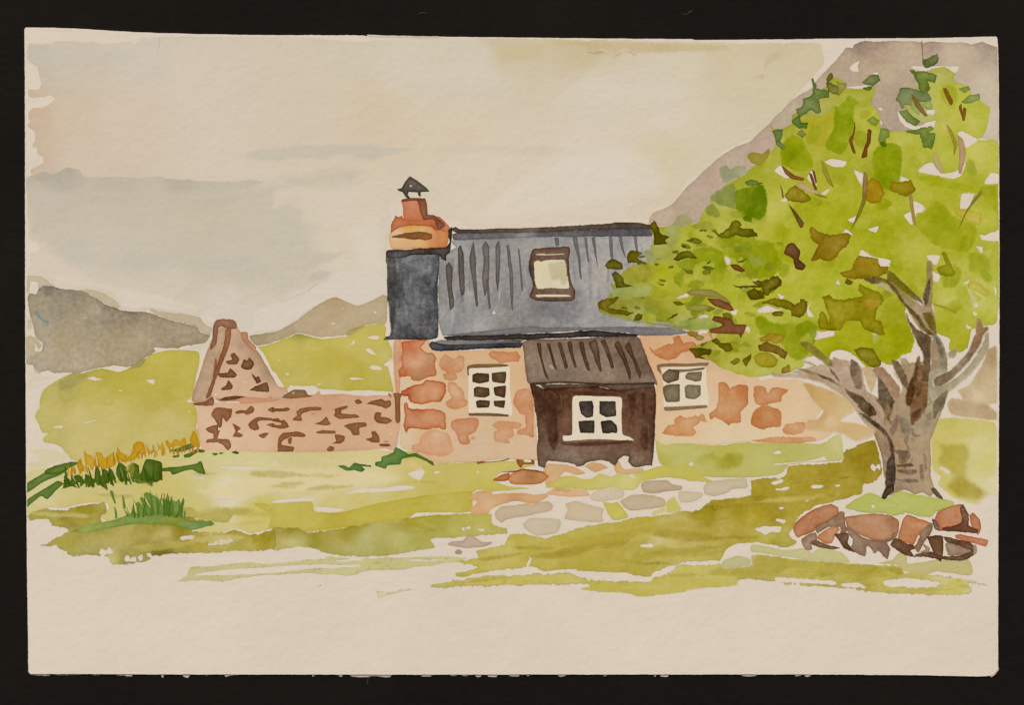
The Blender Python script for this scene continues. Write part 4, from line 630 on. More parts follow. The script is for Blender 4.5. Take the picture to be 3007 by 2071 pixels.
for c, h, s_, e in (("L 1010,150 1070,135 1200,130 1165,190 1200,230 1250,230 1277,260 1270,330 1278,385 1268,412 1200,420 1150,452 1090,440 1080,410 1000,417 988,360 1010,340 1005,250", 'CC9670', "L1100,300:D3A27E L1030,380:C07A50 L1040,180:C98A62 L1240,300:BE926C L1150,420:BE946C L1100,180:CE8F68", .3),
   ("L 1010,530 1080,490 1160,470 1210,440 1342,465 1352,530 1320,612 1240,617 1170,630 1080,612 1060,572 1008,562", 'D1A078', "L1250,540:D5A680 L1030,545:C0805A L1320,580:C88A62 L1330,490:C98E68", .5),
   ("L 1022,630 1050,618 1072,670 1180,670 1290,673 1352,710 1352,827 1290,817 1210,830 1070,822 1050,862 1022,802 1040,720", 'CC9770', "L1200,740:D2A078 L1045,820:C08560 L1130,680:C28660 L1300,700:C99066", .38),
   ("L 1150,900 1190,850 1260,830 1362,860 1402,920 1407,1002 1330,1042 1200,1022 1100,1002 1088,950 1150,932", 'D5AB87', '', .1),
   ("L 1298,320 1310,270 1355,240 1390,270 1420,282 1460,250 1497,265 1502,340 1460,387 1420,377 1452,420 1420,447 1350,442 1328,400 1370,382 1320,360", 'CFA27A', '', .14),
   ("L 1368,480 1390,453 1430,470 1490,530 1500,582 1527,612 1510,652 1440,672 1380,657 1353,620 1400,577 1375,530", 'D0A27A', '', .14),
   ("L 1398,770 1450,745 1560,738 1607,745 1612,802 1580,852 1530,882 1547,932 1500,950 1455,932 1440,872 1400,832", 'CD9C76', '', .18),
   ("L 1548,897 1570,880 1580,895 1560,912", 'CD9C76', '', .1),
   ("L 1688,235 1720,217 1850,222 1910,219 1937,260 1920,297 1860,302 1770,307 1740,282 1700,267", 'CD9E74', '', .18),
   ("L 1718,795 1770,763 1880,765 1947,787 1930,822 1880,827 1887,872 1840,907 1852,942 1740,922 1728,852 1760,832", 'D2AA84', '', .12),
   ("L 1878,590 1910,530 2000,510 2030,562 2040,702 2042,892 1990,877 1913,867 1920,832 1980,812 1970,722 1930,702 1885,627", 'CE9E78', '', .14),
   ("M 1343,183 1380,215 1420,190 1500,165 1540,160 1533,115 1580,95 1612,150 1702,145 1712,192 1650,217 1590,232 1560,267 1500,285 1440,277 1370,232", 'C7905F', '', .16),
   ("M 1888,470 1930,459 1980,512 2050,480 2112,490 2122,622 2060,692 2062,772 1990,782 1970,802 1880,732 1830,747 1818,702 1870,662 1890,602", 'C6905E', "M2000,600:CA9868 M2080,520:C48A5A", .16),
   ("M 1448,860 1490,800 1550,790 1543,750 1600,720 1640,742 1700,723 1742,745 1735,782 1690,812 1717,852 1680,882 1600,877 1480,872", 'CFA070', '', .14),
   ("M 1733,735 1760,703 1780,725 1797,772 1750,762", 'C99868', '', .12),
   ("P 18,500 60,486 105,500 125,547 160,510 210,500 282,520 235,567 227,612 130,632 60,642 23,612", 'C99668', "P60,600:CDA072", .16),
   ("P 0,720 50,660 90,643 190,660 232,700 222,802 130,817 90,830 0,792", 'C69262', '', .16),
   ("P 240,830 270,790 350,773 422,780 412,842 340,872 260,862", 'D0A478', '', .12),
   ("P 0,912 200,890 480,888 492,920 380,937 120,932", 'CFA478', '', .1)):
    W(ct, 'wall_stone', c, h, s=s_, ek=e * 1.15, gran=.4, var=1.1, jit=2.6)
# left window
grade()
W(ct, 'window_frame', "L 1538,347 1700,332 1846,320 1856,520 1868,717 1700,708 1540,702 1532,500", 'DCCCB6', ek=.02, gran=.1, var=.05, jit=.7, label='white left window of six panes')
for c in ("L 1524,335 1600,317 1830,319 1842,335 1700,345 1540,353 1537,406 1524,402", "L 1533,703 1700,700 1847,715 1840,729 1640,723 1540,723"): W(ct, 'window_shade', c, '86694A', gran=.5, jit=.8)
for c in ("L 1562,400 1600,388 1690,394 1690,455 1620,471 1563,457", "L 1715,388 1826,378 1822,440 1810,469 1720,456", "L 1574,510 1600,494 1690,505 1697,560 1660,581 1578,573", "L 1728,500 1822,487 1822,540 1813,582 1738,562", "L 1588,610 1620,599 1699,605 1690,657 1600,659", "L 1727,606 1816,602 1809,661 1735,646"):
    W(ct, 'window_pane', c, '5E462E', gran=.6, jit=.9, var=.6, ten=.12)
for c in ("L 1608,522 1632,516 1634,526 1612,530", "L 1752,400 1790,394 1788,402 1756,408"): W(ct, 'pane_glint', c, '8E7A5E', gran=.3, jit=.3)
# right window
W(ct, 'window_frame', "M 1448,352 1600,344 1780,338 1796,480 1808,637 1640,640 1470,652 1458,560 1460,480", 'DBCAB2', ek=.02, gran=.1, var=.05, jit=.7, label='white right window of four panes')
for c in ("M 1408,325 1500,312 1650,314 1812,307 1796,333 1500,338 1432,345 1447,402 1413,370", "M 1500,362 1640,358 1782,344 1770,363 1580,382", "M 1463,655 1600,650 1792,640 1797,660 1620,676 1475,684"): W(ct, 'window_shade', c, '93795A', gran=.5, jit=.8)
for c, h in (("M 1448,400 1500,355 1582,375 1577,440 1490,467 1453,442", '71624A'), ("M 1628,410 1650,384 1757,377 1752,447 1710,457 1633,432", '837358'), ("M 1453,505 1480,479 1582,474 1587,560 1582,612 1480,614 1460,562", '766850'), ("M 1623,500 1650,479 1747,484 1747,562 1700,594 1633,582", '7A6C54')):
    W(ct, 'window_pane', c, h, gran=.6, jit=.9, var=.6, ten=.12)
# main roof
grade(.86, .915, 1.02)
W(ct, 'roof', "K 1395,545 1700,535 2128,520 N 300,515 815,500 900,650 900,1150 1000,1212 1110,1265 1040,1282 800,1290 700,1270 0,1240 K 2000,1228 1800,1252 1500,1290 1340,1290 1310,1232 1293,1170 1296,1130 1298,900 1305,700 1370,640 1430,600", '9E9186',
  s="K1450,620:AAA095 K1400,800:988B80 K1350,1000:968C80 K1330,1150:A39A90 K1500,1150:A0968C K1600,1200:ADA398 K1800,900:9E9186 K1900,1150:94897E K2050,1080:8A8078 K1700,1000:9C9188 K2000,560:A89C90 N100,560:A69C92 N100,1100:8A8078 N200,1100:887E78 N250,700:9A9088 N400,850:B0A495 N350,950:B2A699 N500,650:B4A89A N700,600:B5A99A N420,1050:AA9F92 N250,1000:8E857E N150,950:9C928A N600,560:A89E94 N650,1200:B0A598 N300,1190:A89E94 N50,1200:A59B90 K1600,620:A2978C", ek=.14, gran=1.0, var=.7)
W(ct, 'gutter_shade', "N 0,1228 400,1226 700,1222 1000,1232 1112,1270 950,1292 720,1292 640,1267 400,1247 0,1267 K 2000,1272 1700,1290 1500,1292 1350,1290 1500,1272 1800,1240 2000,1222", '857B74', gran=.7, ek=.12)
W(ct, 'roof_ridge', "K 1405,500 1450,488 2128,482 N 400,462 820,452 828,512 500,516 0,521 K 1800,532 1420,547", '706660', s="K1950,505:9A9088 K1500,510:746A66 N400,490:6C625E N700,480:66605C", gran=.8, ek=.14)
W(ct, 'roof_ridge', "K 1400,455 1430,440 1470,460 1800,455 2128,445 N 300,428 500,417 560,405 740,410 832,430 822,456 400,462 0,482 K 1450,492", '63503F', s="K1600,470:685A50 K2000,465:7A6A58 N300,445:6A5850 N650,430:5C4A42", gran=.7, ek=.14)
scatter(ct, 'roof_streak', 'K 1310,560 2128,530 N 780,520 820,700 440,1180 0,1210 K 1400,1270 1310,1200', 34, (60, 170), (.10, .2), ('8A847E', '9A938C', 'B4AA9E', '827C78', 'A69C92'), 21, (1.45, 1.68), soft=5, a=.55, ek=0, gran=.8, var=.6, jit=2.5)
for c, h in (("K 1353,760 1380,718 1407,770 1402,900 1421,1052 1390,1092 1375,1000", '75675A'), ("K 1448,620 1470,583 1492,650 1502,950 1480,987 1460,900", '76695C'), ("K 1538,700 1570,558 1587,700 1592,850 1607,1052 1590,1067 1560,850", '7C6F62'), ("K 1638,600 1665,553 1692,600 1692,850 1660,987 1640,850 1650,700", '7F7266'), ("K 1668,850 1687,860 1707,1082 1690,1082", '84776C'), ("K 1743,600 1765,548 1782,620 1772,850 1760,947 1745,850", '807468'), ("K 1828,590 1846,588 1872,750 1882,900 1875,1102 1855,950 1850,800", '867A70'), ("K 1918,610 1930,618 1947,780 1957,947 1945,932 1930,750", '8A7E74'),
             ("N 73,530 106,528 112,582 90,592", '7E746A'), ("N 218,530 250,518 272,650 287,852 275,842 255,680", '877C74'), ("N 308,525 326,523 347,722 335,717", '8A8078'), ("N 363,530 391,524 402,640 417,772 400,702", '887C72'), ("N 498,520 526,518 532,692 515,692", '8C8076'), ("N 573,515 601,518 612,590 632,687 600,622", '8A7E74'), ("N 693,515 716,518 727,632 712,632", '8E8278')):
    W(ct, 'roof_rib', c, h, gran=.5, ek=.25, jit=1)
W(ct, 'roof_nick', "K 1718,1118 1730,1094 1744,1118 1732,1126", 'DACAB6', jit=.4, gran=.1)
W(ct, 'gutter', "K 1338,1302 1500,1290 1700,1290 2000,1278 2128,1270 N 100,1272 400,1250 520,1265 640,1270 722,1287 700,1307 350,1302 100,1312 0,1312 K 2000,1325 1600,1332 1380,1332", '4C3F37', s="K1700,1310:504440 N300,1280:42362E N600,1285:463A32", gran=.6, ek=.2)
W(ct, 'gutter_shade', "K 1270,1345 1330,1325 1600,1330 1955,1322 1950,1342 1600,1350 1300,1362", '958A80', gran=.5)
W(ct, 'gutter', "K 1218,1360 1250,1340 1320,1352 1500,1352 1700,1342 1930,1330 1952,1360 1930,1386 1600,1396 1320,1414 1250,1402", '544E4B', s="K1800,1360:3E3836 K1400,1385:4A4442 K1240,1370:5C5652", gran=.6, ek=.25)
W(ct, 'gutter_glint', "K 1290,1350 1500,1352 1900,1338 1940,1342 1700,1352 1400,1362", 'B6AA9C', jit=.5, gran=.4, a=.7)
# skylight
grade()
W(ct, 'skylight_frame', "K 2008,700 2035,620 2128,606 N 40,603 187,599 197,640 187,700 202,870 237,935 232,1002 195,1022 0,1027 K 2040,1012 2008,980 2035,900 2003,770", '6E5446', s="K2020,800:5E483C N100,620:74584A N100,950:6C5244 N190,800:6E5648", gran=.7, ek=.25, label='brown framed skylight in the roof')
W(ct, 'skylight_pane', "K 2045,722 2070,702 2095,715 N 0,702 60,698 157,706 170,800 190,922 60,920 0,922 K 2070,926 2050,850", 'D6C7AC', ek=.04, gran=.2, var=.2, s="K2090,800:D4C6A4 N30,880:D2C4A6")
W(ct, 'skylight_tint', "N 20,730 60,718 157,707 172,800 182,862 150,902 120,895 110,860 50,862 30,800", 'BFB28E', soft=4, gran=.4, a=.9)
W(ct, 'skylight_glint', "K 2055,655 2128,650 N 0,656 150,651 150,658 0,664 K 2060,662", 'CDBCA4', jit=.4, gran=.2)
W(ct, 'skylight_glint', "K 2055,975 2128,970 N 0,970 180,974 202,986 100,990 0,988 K 2070,992", 'D8C8B2', jit=.5, gran=.2)
# porch
grade(.90, .87, .86)
W(ct, 'porch_roof', "M 355,147 450,125 800,120 1000,108 1250,100 1282,132 1342,300 1402,440 1412,480 1390,472 1000,472 600,467 450,482 400,462 385,400 370,250", '907C69', s="M500,200:88735F M800,420:968272 M600,350:8E7B6A M1000,400:94806E M1200,150:7E6856 M1300,350:6E5848 M800,160:80695A M420,350:8A7664 M1250,420:8A7562 M1350,440:8C7866", gran=.7, ek=.2, var=.5, label='grey brown ribbed porch roof')
for c in ("M 468,160 500,158 512,280 562,442 530,402 490,250", "M 543,160 572,158 592,240 627,362 600,342 570,230", "M 633,150 656,148 682,230 712,342 690,352 650,222", "M 708,150 736,138 752,220 782,347 765,347 725,230", "M 798,150 832,148 852,240 887,367 860,362 815,230", "M 873,150 932,128 952,200 977,372 960,377 900,222", "M 968,140 1002,128 1042,230 1072,342 1050,352 1010,232", "M 1073,170 1110,138 1152,230 1202,382 1195,442 1140,292", "M 1158,190 1190,148 1232,260 1282,382 1270,432 1220,292"):
    W(ct, 'porch_rib', c, '69513F', gran=.6, ek=.2, jit=1, s="M600,340:7E6856")
W(ct, 'porch_nick', "M 556,328 580,322 608,348 590,362 572,345", 'BCA794', jit=.6, gran=.3)
W(ct, 'porch_wall', "M 415,470 450,480 530,507 900,492 1100,522 1387,490 1392,800 1382,1002 1370,1114 1355,1105 1230,1122 1180,1082 1190,1040 1150,1033 1110,1062 1080,1112 1030,1080 960,1067 870,1085 830,1112 780,1118 760,1100 560,1072 530,1128 480,1107 472,1040 470,960 480,880 460,700 440,582", '70503C',
  s="M500,600:523626 M600,700:5A3C2C M680,600:64422E M700,750:785440 M1180,700:704E3A M1300,650:5C3E2C M1350,900:644634 M900,545:5E3C28 M1200,850:745442 M650,850:6A4A38 M520,900:6E5442 M800,980:7C604E M900,1030:826856 M600,1040:7A6252 M700,1080:857262 M1100,1010:7E6452 M1300,1060:745A46 M500,1050:7C6656 M1230,1090:7A6450", gran=.7, ek=.2, var=.6)
for c in ("M 508,560 560,522 622,560 632,700 642,932 600,1002 560,942 540,802 510,702", "M 1168,560 1242,540 1242,702 1200,762 1185,660", "M 1278,550 1322,540 1322,722 1290,702", "M 1278,800 1342,790 1344,962 1310,1004 1273,952", "M 440,500 522,515 515,640 500,802 470,760 455,640", "M 648,540 692,540 692,682 670,672", "M 700,520 1100,540 1160,560 1100,572 760,566"):
    W(ct, 'porch_board', c, '472C1E', soft=5, gran=.6, a=.75, jit=1.2)
W(ct, 'porch_eave', "M 500,482 800,472 1000,474 1382,472 1372,502 1100,522 1000,500 900,492 540,512", '6E5A4B', s="M800,485:7A6656 M1200,500:66523F", gran=.6, ek=.2)
W(ct, 'porch_eave', "M 430,462 700,452 1000,468 1390,462 1388,474 1000,480 700,464 450,478", '5A4636', gran=.5, jit=1, a=.85)
grade()
W(ct, 'window_frame', "M 755,572 940,570 1126,580 1130,700 1137,862 1190,887 1222,907 1215,917 1000,906 870,906 680,920 672,880 720,876 745,865 748,700", 'DCCBB4', ek=.02, gran=.1, var=.05, jit=.7, label='white porch window of four panes with a wide sill')
for c in ("M 798,612 900,607 912,650 906,727 850,734 815,702", "M 958,610 1082,611 1087,722 1010,734 960,706", "M 796,765 917,761 917,857 808,852", "M 968,765 1050,757 1092,800 1097,857 983,857"): W(ct, 'window_pane', c, '4C4038', gran=.6, jit=1.3, var=.7, ten=.12)
W(ct, 'sill_shade', "M 640,927 700,932 900,920 1222,914 1212,937 900,962 690,957", '563A2A', gran=.5, soft=3)
# chimney
grade(.76, .83, .94)
W(ct, 'chimney_stack', "K 895,627 1100,625 1300,640 1307,680 1290,900 1296,1100 1292,1300 1210,1327 960,1322 870,1327 885,1305 920,1290 915,1100 897,1000 893,780", '6E6862',
  s="K1050,700:86807A K1180,730:827C78 K1080,880:7E7872 K1000,1050:6A6460 K1200,850:66605C K1240,1000:68625E K1060,1120:827A74 K1150,1200:6E6662 K1250,1250:68605C K940,900:54504C K930,1100:504A46 K1000,800:605A56 K1240,700:6A6664 K1100,1290:625A56 K1150,1000:767068", gran=1.3, ek=.22, var=.9)
scatter(ct, 'chimney_streak', 'K 905,690 1290,690 1285,1290 930,1290', 14, (50, 130), (.14, .3), ('8A8480', '5A5450', '78726C', '4E4844'), 22, (1.4, 1.75), soft=4, a=.5, ek=0, gran=.9, var=.7, jit=2.5)
W(ct, 'chimney_edge', "K 897,640 962,652 972,900 962,1152 940,1272 925,1280 905,1102 897,900", '504842', soft=4, gran=1, a=.9)
W(ct, 'chimney_flashing', "K 893,632 1050,620 1230,598 1350,603 1385,560 1366,500 1372,470 1402,448 1398,560 1387,642 1362,662 1357,707 1320,692 1300,662 1100,662 1000,690 895,682", '5C4C42', s="K1250,620:483A32 K1380,560:66584E K950,660:6A5E58 K1330,660:544840", gran=.8, ek=.2)
grade(.95, .90, .88)
W(ct, 'chimney_brick', "K 945,462 1010,440 1120,430 1230,435 1280,470 1330,453 1372,470 1362,592 1240,607 940,612 913,572 915,500", 'D7AC78', s="K1000,560:DBB384 K1150,580:D9AE7A K1300,540:C78450 K1330,500:CB8A58 K1100,460:D6A860 K960,480:DCBE9C K1250,560:CE9660", ek=.2, gran=.3)
W(ct, 'chimney_slot', "K 940,514 1040,490 1150,480 1242,495 1240,537 1190,547 1150,538 1100,544 1040,532 940,527", '8E6238', s="K1100,510:7E5632 K1200,540:A27440", gran=.5, ek=.14)
W(ct, 'chimney_shoulder', "K 1010,355 1020,375 1160,380 1212,350 1260,350 1310,370 1345,400 1388,450 1362,482 1300,462 1280,472 1240,440 1120,430 1000,445 950,470 925,492 928,420 955,370 960,350 985,365", 'C07C56', s="K960,420:B87650 K1100,410:C17C54 K1230,410:B66E48 K1340,430:C88A66", ek=.22, gran=.4)
W(ct, 'chimney_pot', "K 1010,230 1080,216 1195,225 1212,350 1180,388 1100,392 1025,378 1020,300", 'C57E57', s="K1060,300:C98660 K1100,260:CA8862", ek=.16, gran=.3)
W(ct, 'chimney_shadow', "K 1130,237 1192,230 1212,342 1262,350 1342,420 1342,442 1290,464 1270,402 1240,382 1180,387 1152,322 1145,270", '8E6049', gran=.5, ek=.2, s="K1180,290:986A54 K1300,400:7C523C")
W(ct, 'pot_rim', "K 1004,235 1080,215 1195,222 1192,242 1100,236 1020,247", '8C5A42', gran=.4)
grade(.95, .97, 1.05)
W(ct, 'cowl', "K 973,145 1010,140 1035,90 1075,47 1130,80 1190,125 1227,165 1160,167 1156,207 1140,195 1135,170 1066,166 1055,185 1077,217 1045,212 1015,167 990,160", '685C50', holes=["K 1066,127 1078,109 1091,127"], gran=.6, ek=.3, jit=.8, ten=.06)

# ------------------------------------------------------------------ tree
grade(.895, .965, .78)
WG = ["D 568,1262 630,1237 742,1260 720,1302 640,1302", "D 178,1335 230,1288 292,1380 260,1392", "D 433,1390 470,1328 512,1440 480,1442", "D 798,1328 870,1358 862,1452 830,1402", "D 1152,1372 1232,1402 1148,1420", "D 1303,1340 1340,1290 1410,1268 1480,1350 1580,1340 1650,1300 1692,1228 1640,1362 1570,1397 1450,1372",
      "D 1608,1030 1650,1023 1765,1090 1680,1152 1620,1062", "D 1358,818 1432,860 1420,897 1370,882", "D 1870,1348 1932,1360 1930,1432 1818,1432", "O 1643,183 1737,185 1692,292 1628,302", "O 222,232 280,213 270,247", "O 538,180 612,138 580,192", "O 753,382 822,353 810,402 770,402", "O 908,460 992,433 970,487", "O 1188,350 1240,320 1265,238 1330,265 1372,320 1290,337 1252,427",
      "O 713,487 740,456 792,507", "O 843,670 860,618 940,670 1082,700 1070,752 990,747 985,690", "O 1368,663 1472,665 1440,742 1385,702", "O 1408,788 1472,820 1460,872 1415,862", "O 1783,500 1850,510 1934,460 1932,552 1800,542", "O 1748,590 1802,600 1800,647", "O 658,887 675,853 692,892", "O 203,965 257,985 230,1007", "O 53,1097 120,1053 200,1085 262,1075 200,1102 90,1112", "O 433,1077 472,1008 447,1080 487,1142 440,1142",
      "O 458,1230 540,1262 642,1245 642,1292 560,1312 468,1327", "O 948,1265 1002,1270 950,1362", "O 1688,930 1720,950 1772,1052 1740,1072", "O 1648,887 1702,848 1690,882", "O 1673,1200 1722,1232 1690,1242", "O 1728,1100 1767,1122 1740,1142", "O 1893,900 1917,940 1905,982", "N 1408,673 1447,700 1440,737 1405,737", "N 1060,980 1112,958 1122,987 1028,1002", "N 1188,1118 1282,1140 1220,1172", "N 1448,1100 1502,1088 1490,1132 1460,1122",
      "N 1618,845 1702,850 1640,862", "N 1818,958 1867,985 1840,1007", "N 1543,1240 1590,1218 1602,1277", "N 1208,1240 1292,1250 1220,1267", "N 1698,1282 1792,1263 1740,1292", "P 1160,262 1230,232 1308,225 1290,300 1240,380 1230,320", "N 480,820 522,840 547,892 508,872", "O 40,1098 70,1075 120,1056 130,1066 90,1110 60,1112"]
tr = W(painting, 'tree', "N 415,1050 480,1000 530,940 520,880 600,800 690,740 800,720 830,600 850,520 830,460 900,440 1000,440 1090,440 1200,410 1230,330 1300,260 1290,220 1350,200 1390,130 1470,80 1560,30 C 1600,1320 1640,1290 1700,1230 1770,1180 1800,1130 1790,1060 1760,985 1830,1010 1900,985 1940,960 1930,900 1990,860 2050,850 2060,780 "
  "D 480,740 540,700 590,660 650,600 740,650 730,690 860,690 955,670 960,720 935,800 980,870 1005,940 1010,1000 1080,1025 1200,1020 1300,1050 1420,1000 1430,940 1330,960 1230,900 1190,830 1250,760 1300,660 1380,620 1400,540 1500,520 1585,570 1575,630 1690,680 1720,740 1790,790 1860,840 1845,960 1805,1060 1760,1088 1935,1125 "
  "O 1937,450 1860,490 1800,520 1935,560 1935,900 1915,1180 1850,1210 1720,1240 1700,1330 1690,1380 1620,1420 1540,1400 1550,1310 1450,1270 1430,1180 1420,1050 1300,1000 1200,1100 1230,1200 1270,1330 1240,1420 1160,1460 1090,1525 1000,1500 900,1540 800,1440 700,1400 620,1420 590,1500 500,1450 400,1470 "
  "P 410,330 300,380 230,390 160,400 0,420 M 2060,400 1900,340 1830,290 1740,250 1660,210 1750,160 1850,120 1880,80 1800,60 N 1310,1330 1290,1262 1200,1242 1100,1242 960,1192 700,1172 520,1132 430,1112", 'B0AA2C', holes=WG,
  s="D880,900:BDB54C D650,1000:B4AC34 D450,1000:B0A634 D500,830:B6AA5C D430,860:A8A05A D800,760:B2A848 D1100,1080:B8B044 D1250,1200:B6AE40 D1500,1150:BAB248 D1500,800:BFB44E D1650,750:C0B64E D1750,950:BFB650 D1500,600:B7AC5C D1330,880:B8B074 D1750,1250:CBBE66 D1880,1200:C4B85A D1550,1250:C2B858 O150,350:C2B652 O100,470:BEB24A O560,300:AEA826 O300,500:ACA626 O700,400:AEA828 O1000,350:ADA728 O1000,550:ABA524 O550,850:B2AC32 O300,800:B6AE3C O900,900:B4AE36 O1500,150:B4AC36 O1700,120:B2AA38 O1800,350:BEB44C O1880,250:B6AE3E O1600,600:AEA62A O1850,700:B8B046 O1700,800:B6AE44 O1600,950:BEB654 O1850,950:C2BA5E O1800,1150:BAB24A O1550,1100:B4AC3A O1600,1250:ACA428 O1750,1000:C6BE6C O1450,600:BEB44E O300,1140:B8B24A O650,1380:ACA41E O550,1350:AAA41E O1100,1100:A49C24 O900,1300:A8A01C O1150,1380:AAA21E P300,300:C4B964 P100,350:C2B668 P200,250:BAB050 "
    "N950,800:B2AA28 N900,900:B4AC34 N1250,980:B6AE3C N1500,1000:BAB040 N1500,1120:BCB248 N1800,900:B6AE34 N1350,1080:BAB04A N1150,520:B4AC40 N1250,480:B0A838 N1400,330:B4AA48 N1450,120:B0A640 N1350,230:9C9A50 N950,640:A8A250 N780,780:AAA03C N700,850:A09A48 N650,970:A49C52 N560,1060:8E8432 N800,1050:9A9030 N950,1100:A09836 N900,1010:A89C34 N700,1130:A09C50 N1200,1190:A6A052 N1100,1190:A8A458 N1100,980:B2A83A N1400,1380:B0A638 N1550,1400:B4AA48 N1300,1420:988C28 N1700,1500:BAB054 N1450,1550:B4AA44", ek=.12, gran=.4, var=.85, jit=2.2, label='spreading lime green tree with a grey brown trunk at the right')
# soft second washes
for c, h, s_ in (("D 215,1170 260,1090 320,1040 400,1090 470,1200 482,1300 400,1347 300,1322 230,1272", '969812', "D330,1180:8E920E"), ("D 640,830 690,810 770,743 847,800 800,862 802,1000 760,1132 700,1212 580,1162 578,1080 635,1000", '8A9210', "D740,850:8A9612 D650,1100:8E940F"), ("D 948,1180 1000,1130 1100,1113 1172,1160 1175,1340 1140,1482 1040,1482 960,1402 943,1280", '8E9410', "D1060,1220:90960F"),
             ("D 400,920 560,900 640,830 640,1000 560,1150 440,1120 400,1000", 'B2A430', ''), ("N 1458,190 1480,160 1600,120 1700,108 1742,190 1732,382 1690,422 1560,402 1540,352 1490,292", '6E7C06', "N1650,250:687804 N1500,200:7C8414"), ("O 1270,40 1450,38 1560,78 1800,122 1932,105 1937,332 1880,300 1800,202 1600,162 1400,132", 'A8A420', '')):
    W(tr, 'foliage_dab', c, h, s=s_, soft=3.5, gran=.4, var=.8, jit=2.5)
for c, h, a_ in (("N 1330,540 1420,480 1560,470 1660,520 1700,560 1860,560 1872,640 1800,832 1700,852 1600,862 1560,802 1500,722 1400,662", '8C900E', .95), ("N 1128,620 1300,590 1400,640 1422,750 1380,882 1240,897 1150,862 1118,740", '8E920E', .95), ("O 1370,280 1440,233 1520,280 1580,360 1700,400 1772,460 1700,642 1500,622 1380,562 1290,442 1290,362", 'A09C16', .85), ("O 18,1150 80,1130 150,1180 340,1192 440,1162 522,1222 500,1352 422,1482 350,1492 280,1442 208,1352 60,1292", '8E920C', .95),
             ("O 740,1262 980,1272 1100,1202 1230,1202 1262,1342 1200,1432 1080,1512 960,1462 820,1302", 'A29C12', .8), ("O 1070,722 1200,742 1300,852 1292,962 1200,902 1090,772", 'A29C14', .8), ("O 0,560 120,540 240,602 232,762 150,832 0,852", '92940E', .9), ("O 1460,740 1600,720 1640,800 1600,920 1500,920 1480,840", '9C981C', .8), ("O 1620,880 1800,1000 1700,1100 1640,1060 1580,960", 'B4AE44', .6), ("O 180,560 420,640 700,600 640,760 420,780 220,700", 'A4A01C', .7), ("N 640,900 800,880 1000,960 900,1000 700,960", 'A8A238', .6), ("O 1700,640 1840,660 1880,720 1800,820 1700,790", 'A8A230', .7)):
    W(tr, 'foliage_dab', c, h, soft=6, gran=.4, var=.9, a=a_, jit=3.5)
scatter(tr, 'foliage_dab', "D 300,1000 700,700 960,760 1100,1100 1500,600 1850,850 1930,1150 O 1930,1100 1500,1300 1200,1400 900,1500 200,1450 M 1700,200 N 450,1100 450,1000 900,500 1300,300", 70, (28, 85), (.5, .9), ('A09C1E', '96960F', 'B4AC38', 'A6A22A', '8A8E12', 'BAB248'), 31, soft=4.5, a=.55, ek=0, gran=.4, var=.8, jit=3.5)
scatter(tr, 'foliage_dab', "N 430,1000 800,700 1300,500 1800,600 1900,1100 1700,1500 1250,1480 1100,1220 600,1140", 46, (22, 60), (.35, .7), ('7E8414', '8C8A1C', '767A1E', '948E2C', '868C30'), 32, (-.5, .5), soft=3, a=.65, ek=0, gran=.4, var=.8, jit=3.5)
scatter(tr, 'leaf_speck', "N 430,1020 620,780 840,460 1250,330 1500,700 1500,1250 1250,1450 1100,1220 600,1140", 40, (16, 40), (.3, .55), ('6A6212', '746A18', '5E5E1A', '7C6E1C'), 33, (-.7, .5), soft=0, a=.85, ek=.15, gran=.4, var=.8, jit=2.5)
W(tr, 'foliage_dab', "C 1580,1215 1620,1188 1700,1202 1752,1158 1742,1222 1680,1292 1608,1262", 'A08E3E', ek=.14, gran=.3)
W(tr, 'foliage_dab', "O 0,370 60,380 120,330 130,420 110,470 60,500 0,480", 'B8AE44', soft=5, gran=.3, a=.8)
for c, h in (("C 1358,1310 1420,1293 1450,1320 1500,1298 1562,1293 1572,1362 1480,1392 1400,1432 1380,1382", 'A09A84'), ("N 1300,190 1392,130 1482,98 1492,302 1380,282 1308,232", '848846'), ("N 1253,290 1310,258 1372,340 1340,372 1270,352", '8E8E3E'), ("N 998,430 1030,350 1100,343 1172,402 1060,442", 'A69872'), ("N 1138,432 1240,388 1322,420 1310,472 1180,462", '989636'), ("N 1038,722 1130,680 1142,782 1040,762", '98962E'), ("N 768,640 830,618 872,720 800,722", '8A8850'),
             ("N 598,802 700,740 822,738 842,832 720,872 620,852", 'A29434'), ("N 620,930 700,905 820,880 830,930 780,990 640,990", 'A2A05A'), ("N 518,952 560,920 640,918 600,1000 540,1000", '9A9A5C'), ("N 1070,1172 1200,1150 1342,1160 1342,1232 1150,1262 1020,1242 990,1217", '98984C'), ("N 418,1107 600,1140 800,1182 1000,1202 1105,1252 900,1212 600,1172", '8E8C56'), ("N 850,590 960,580 1000,640 920,700 850,680", 'A6A054'), ("N 1030,1215 1140,1200 1145,1235 1060,1230", '7E8242'), ("N 940,440 1060,450 1050,520 1000,610 930,560", 'A29E5A')):
    W(tr, 'foliage_dab', c, h, soft=2.5, gran=.4, var=.8, a=.9, jit=3.5)
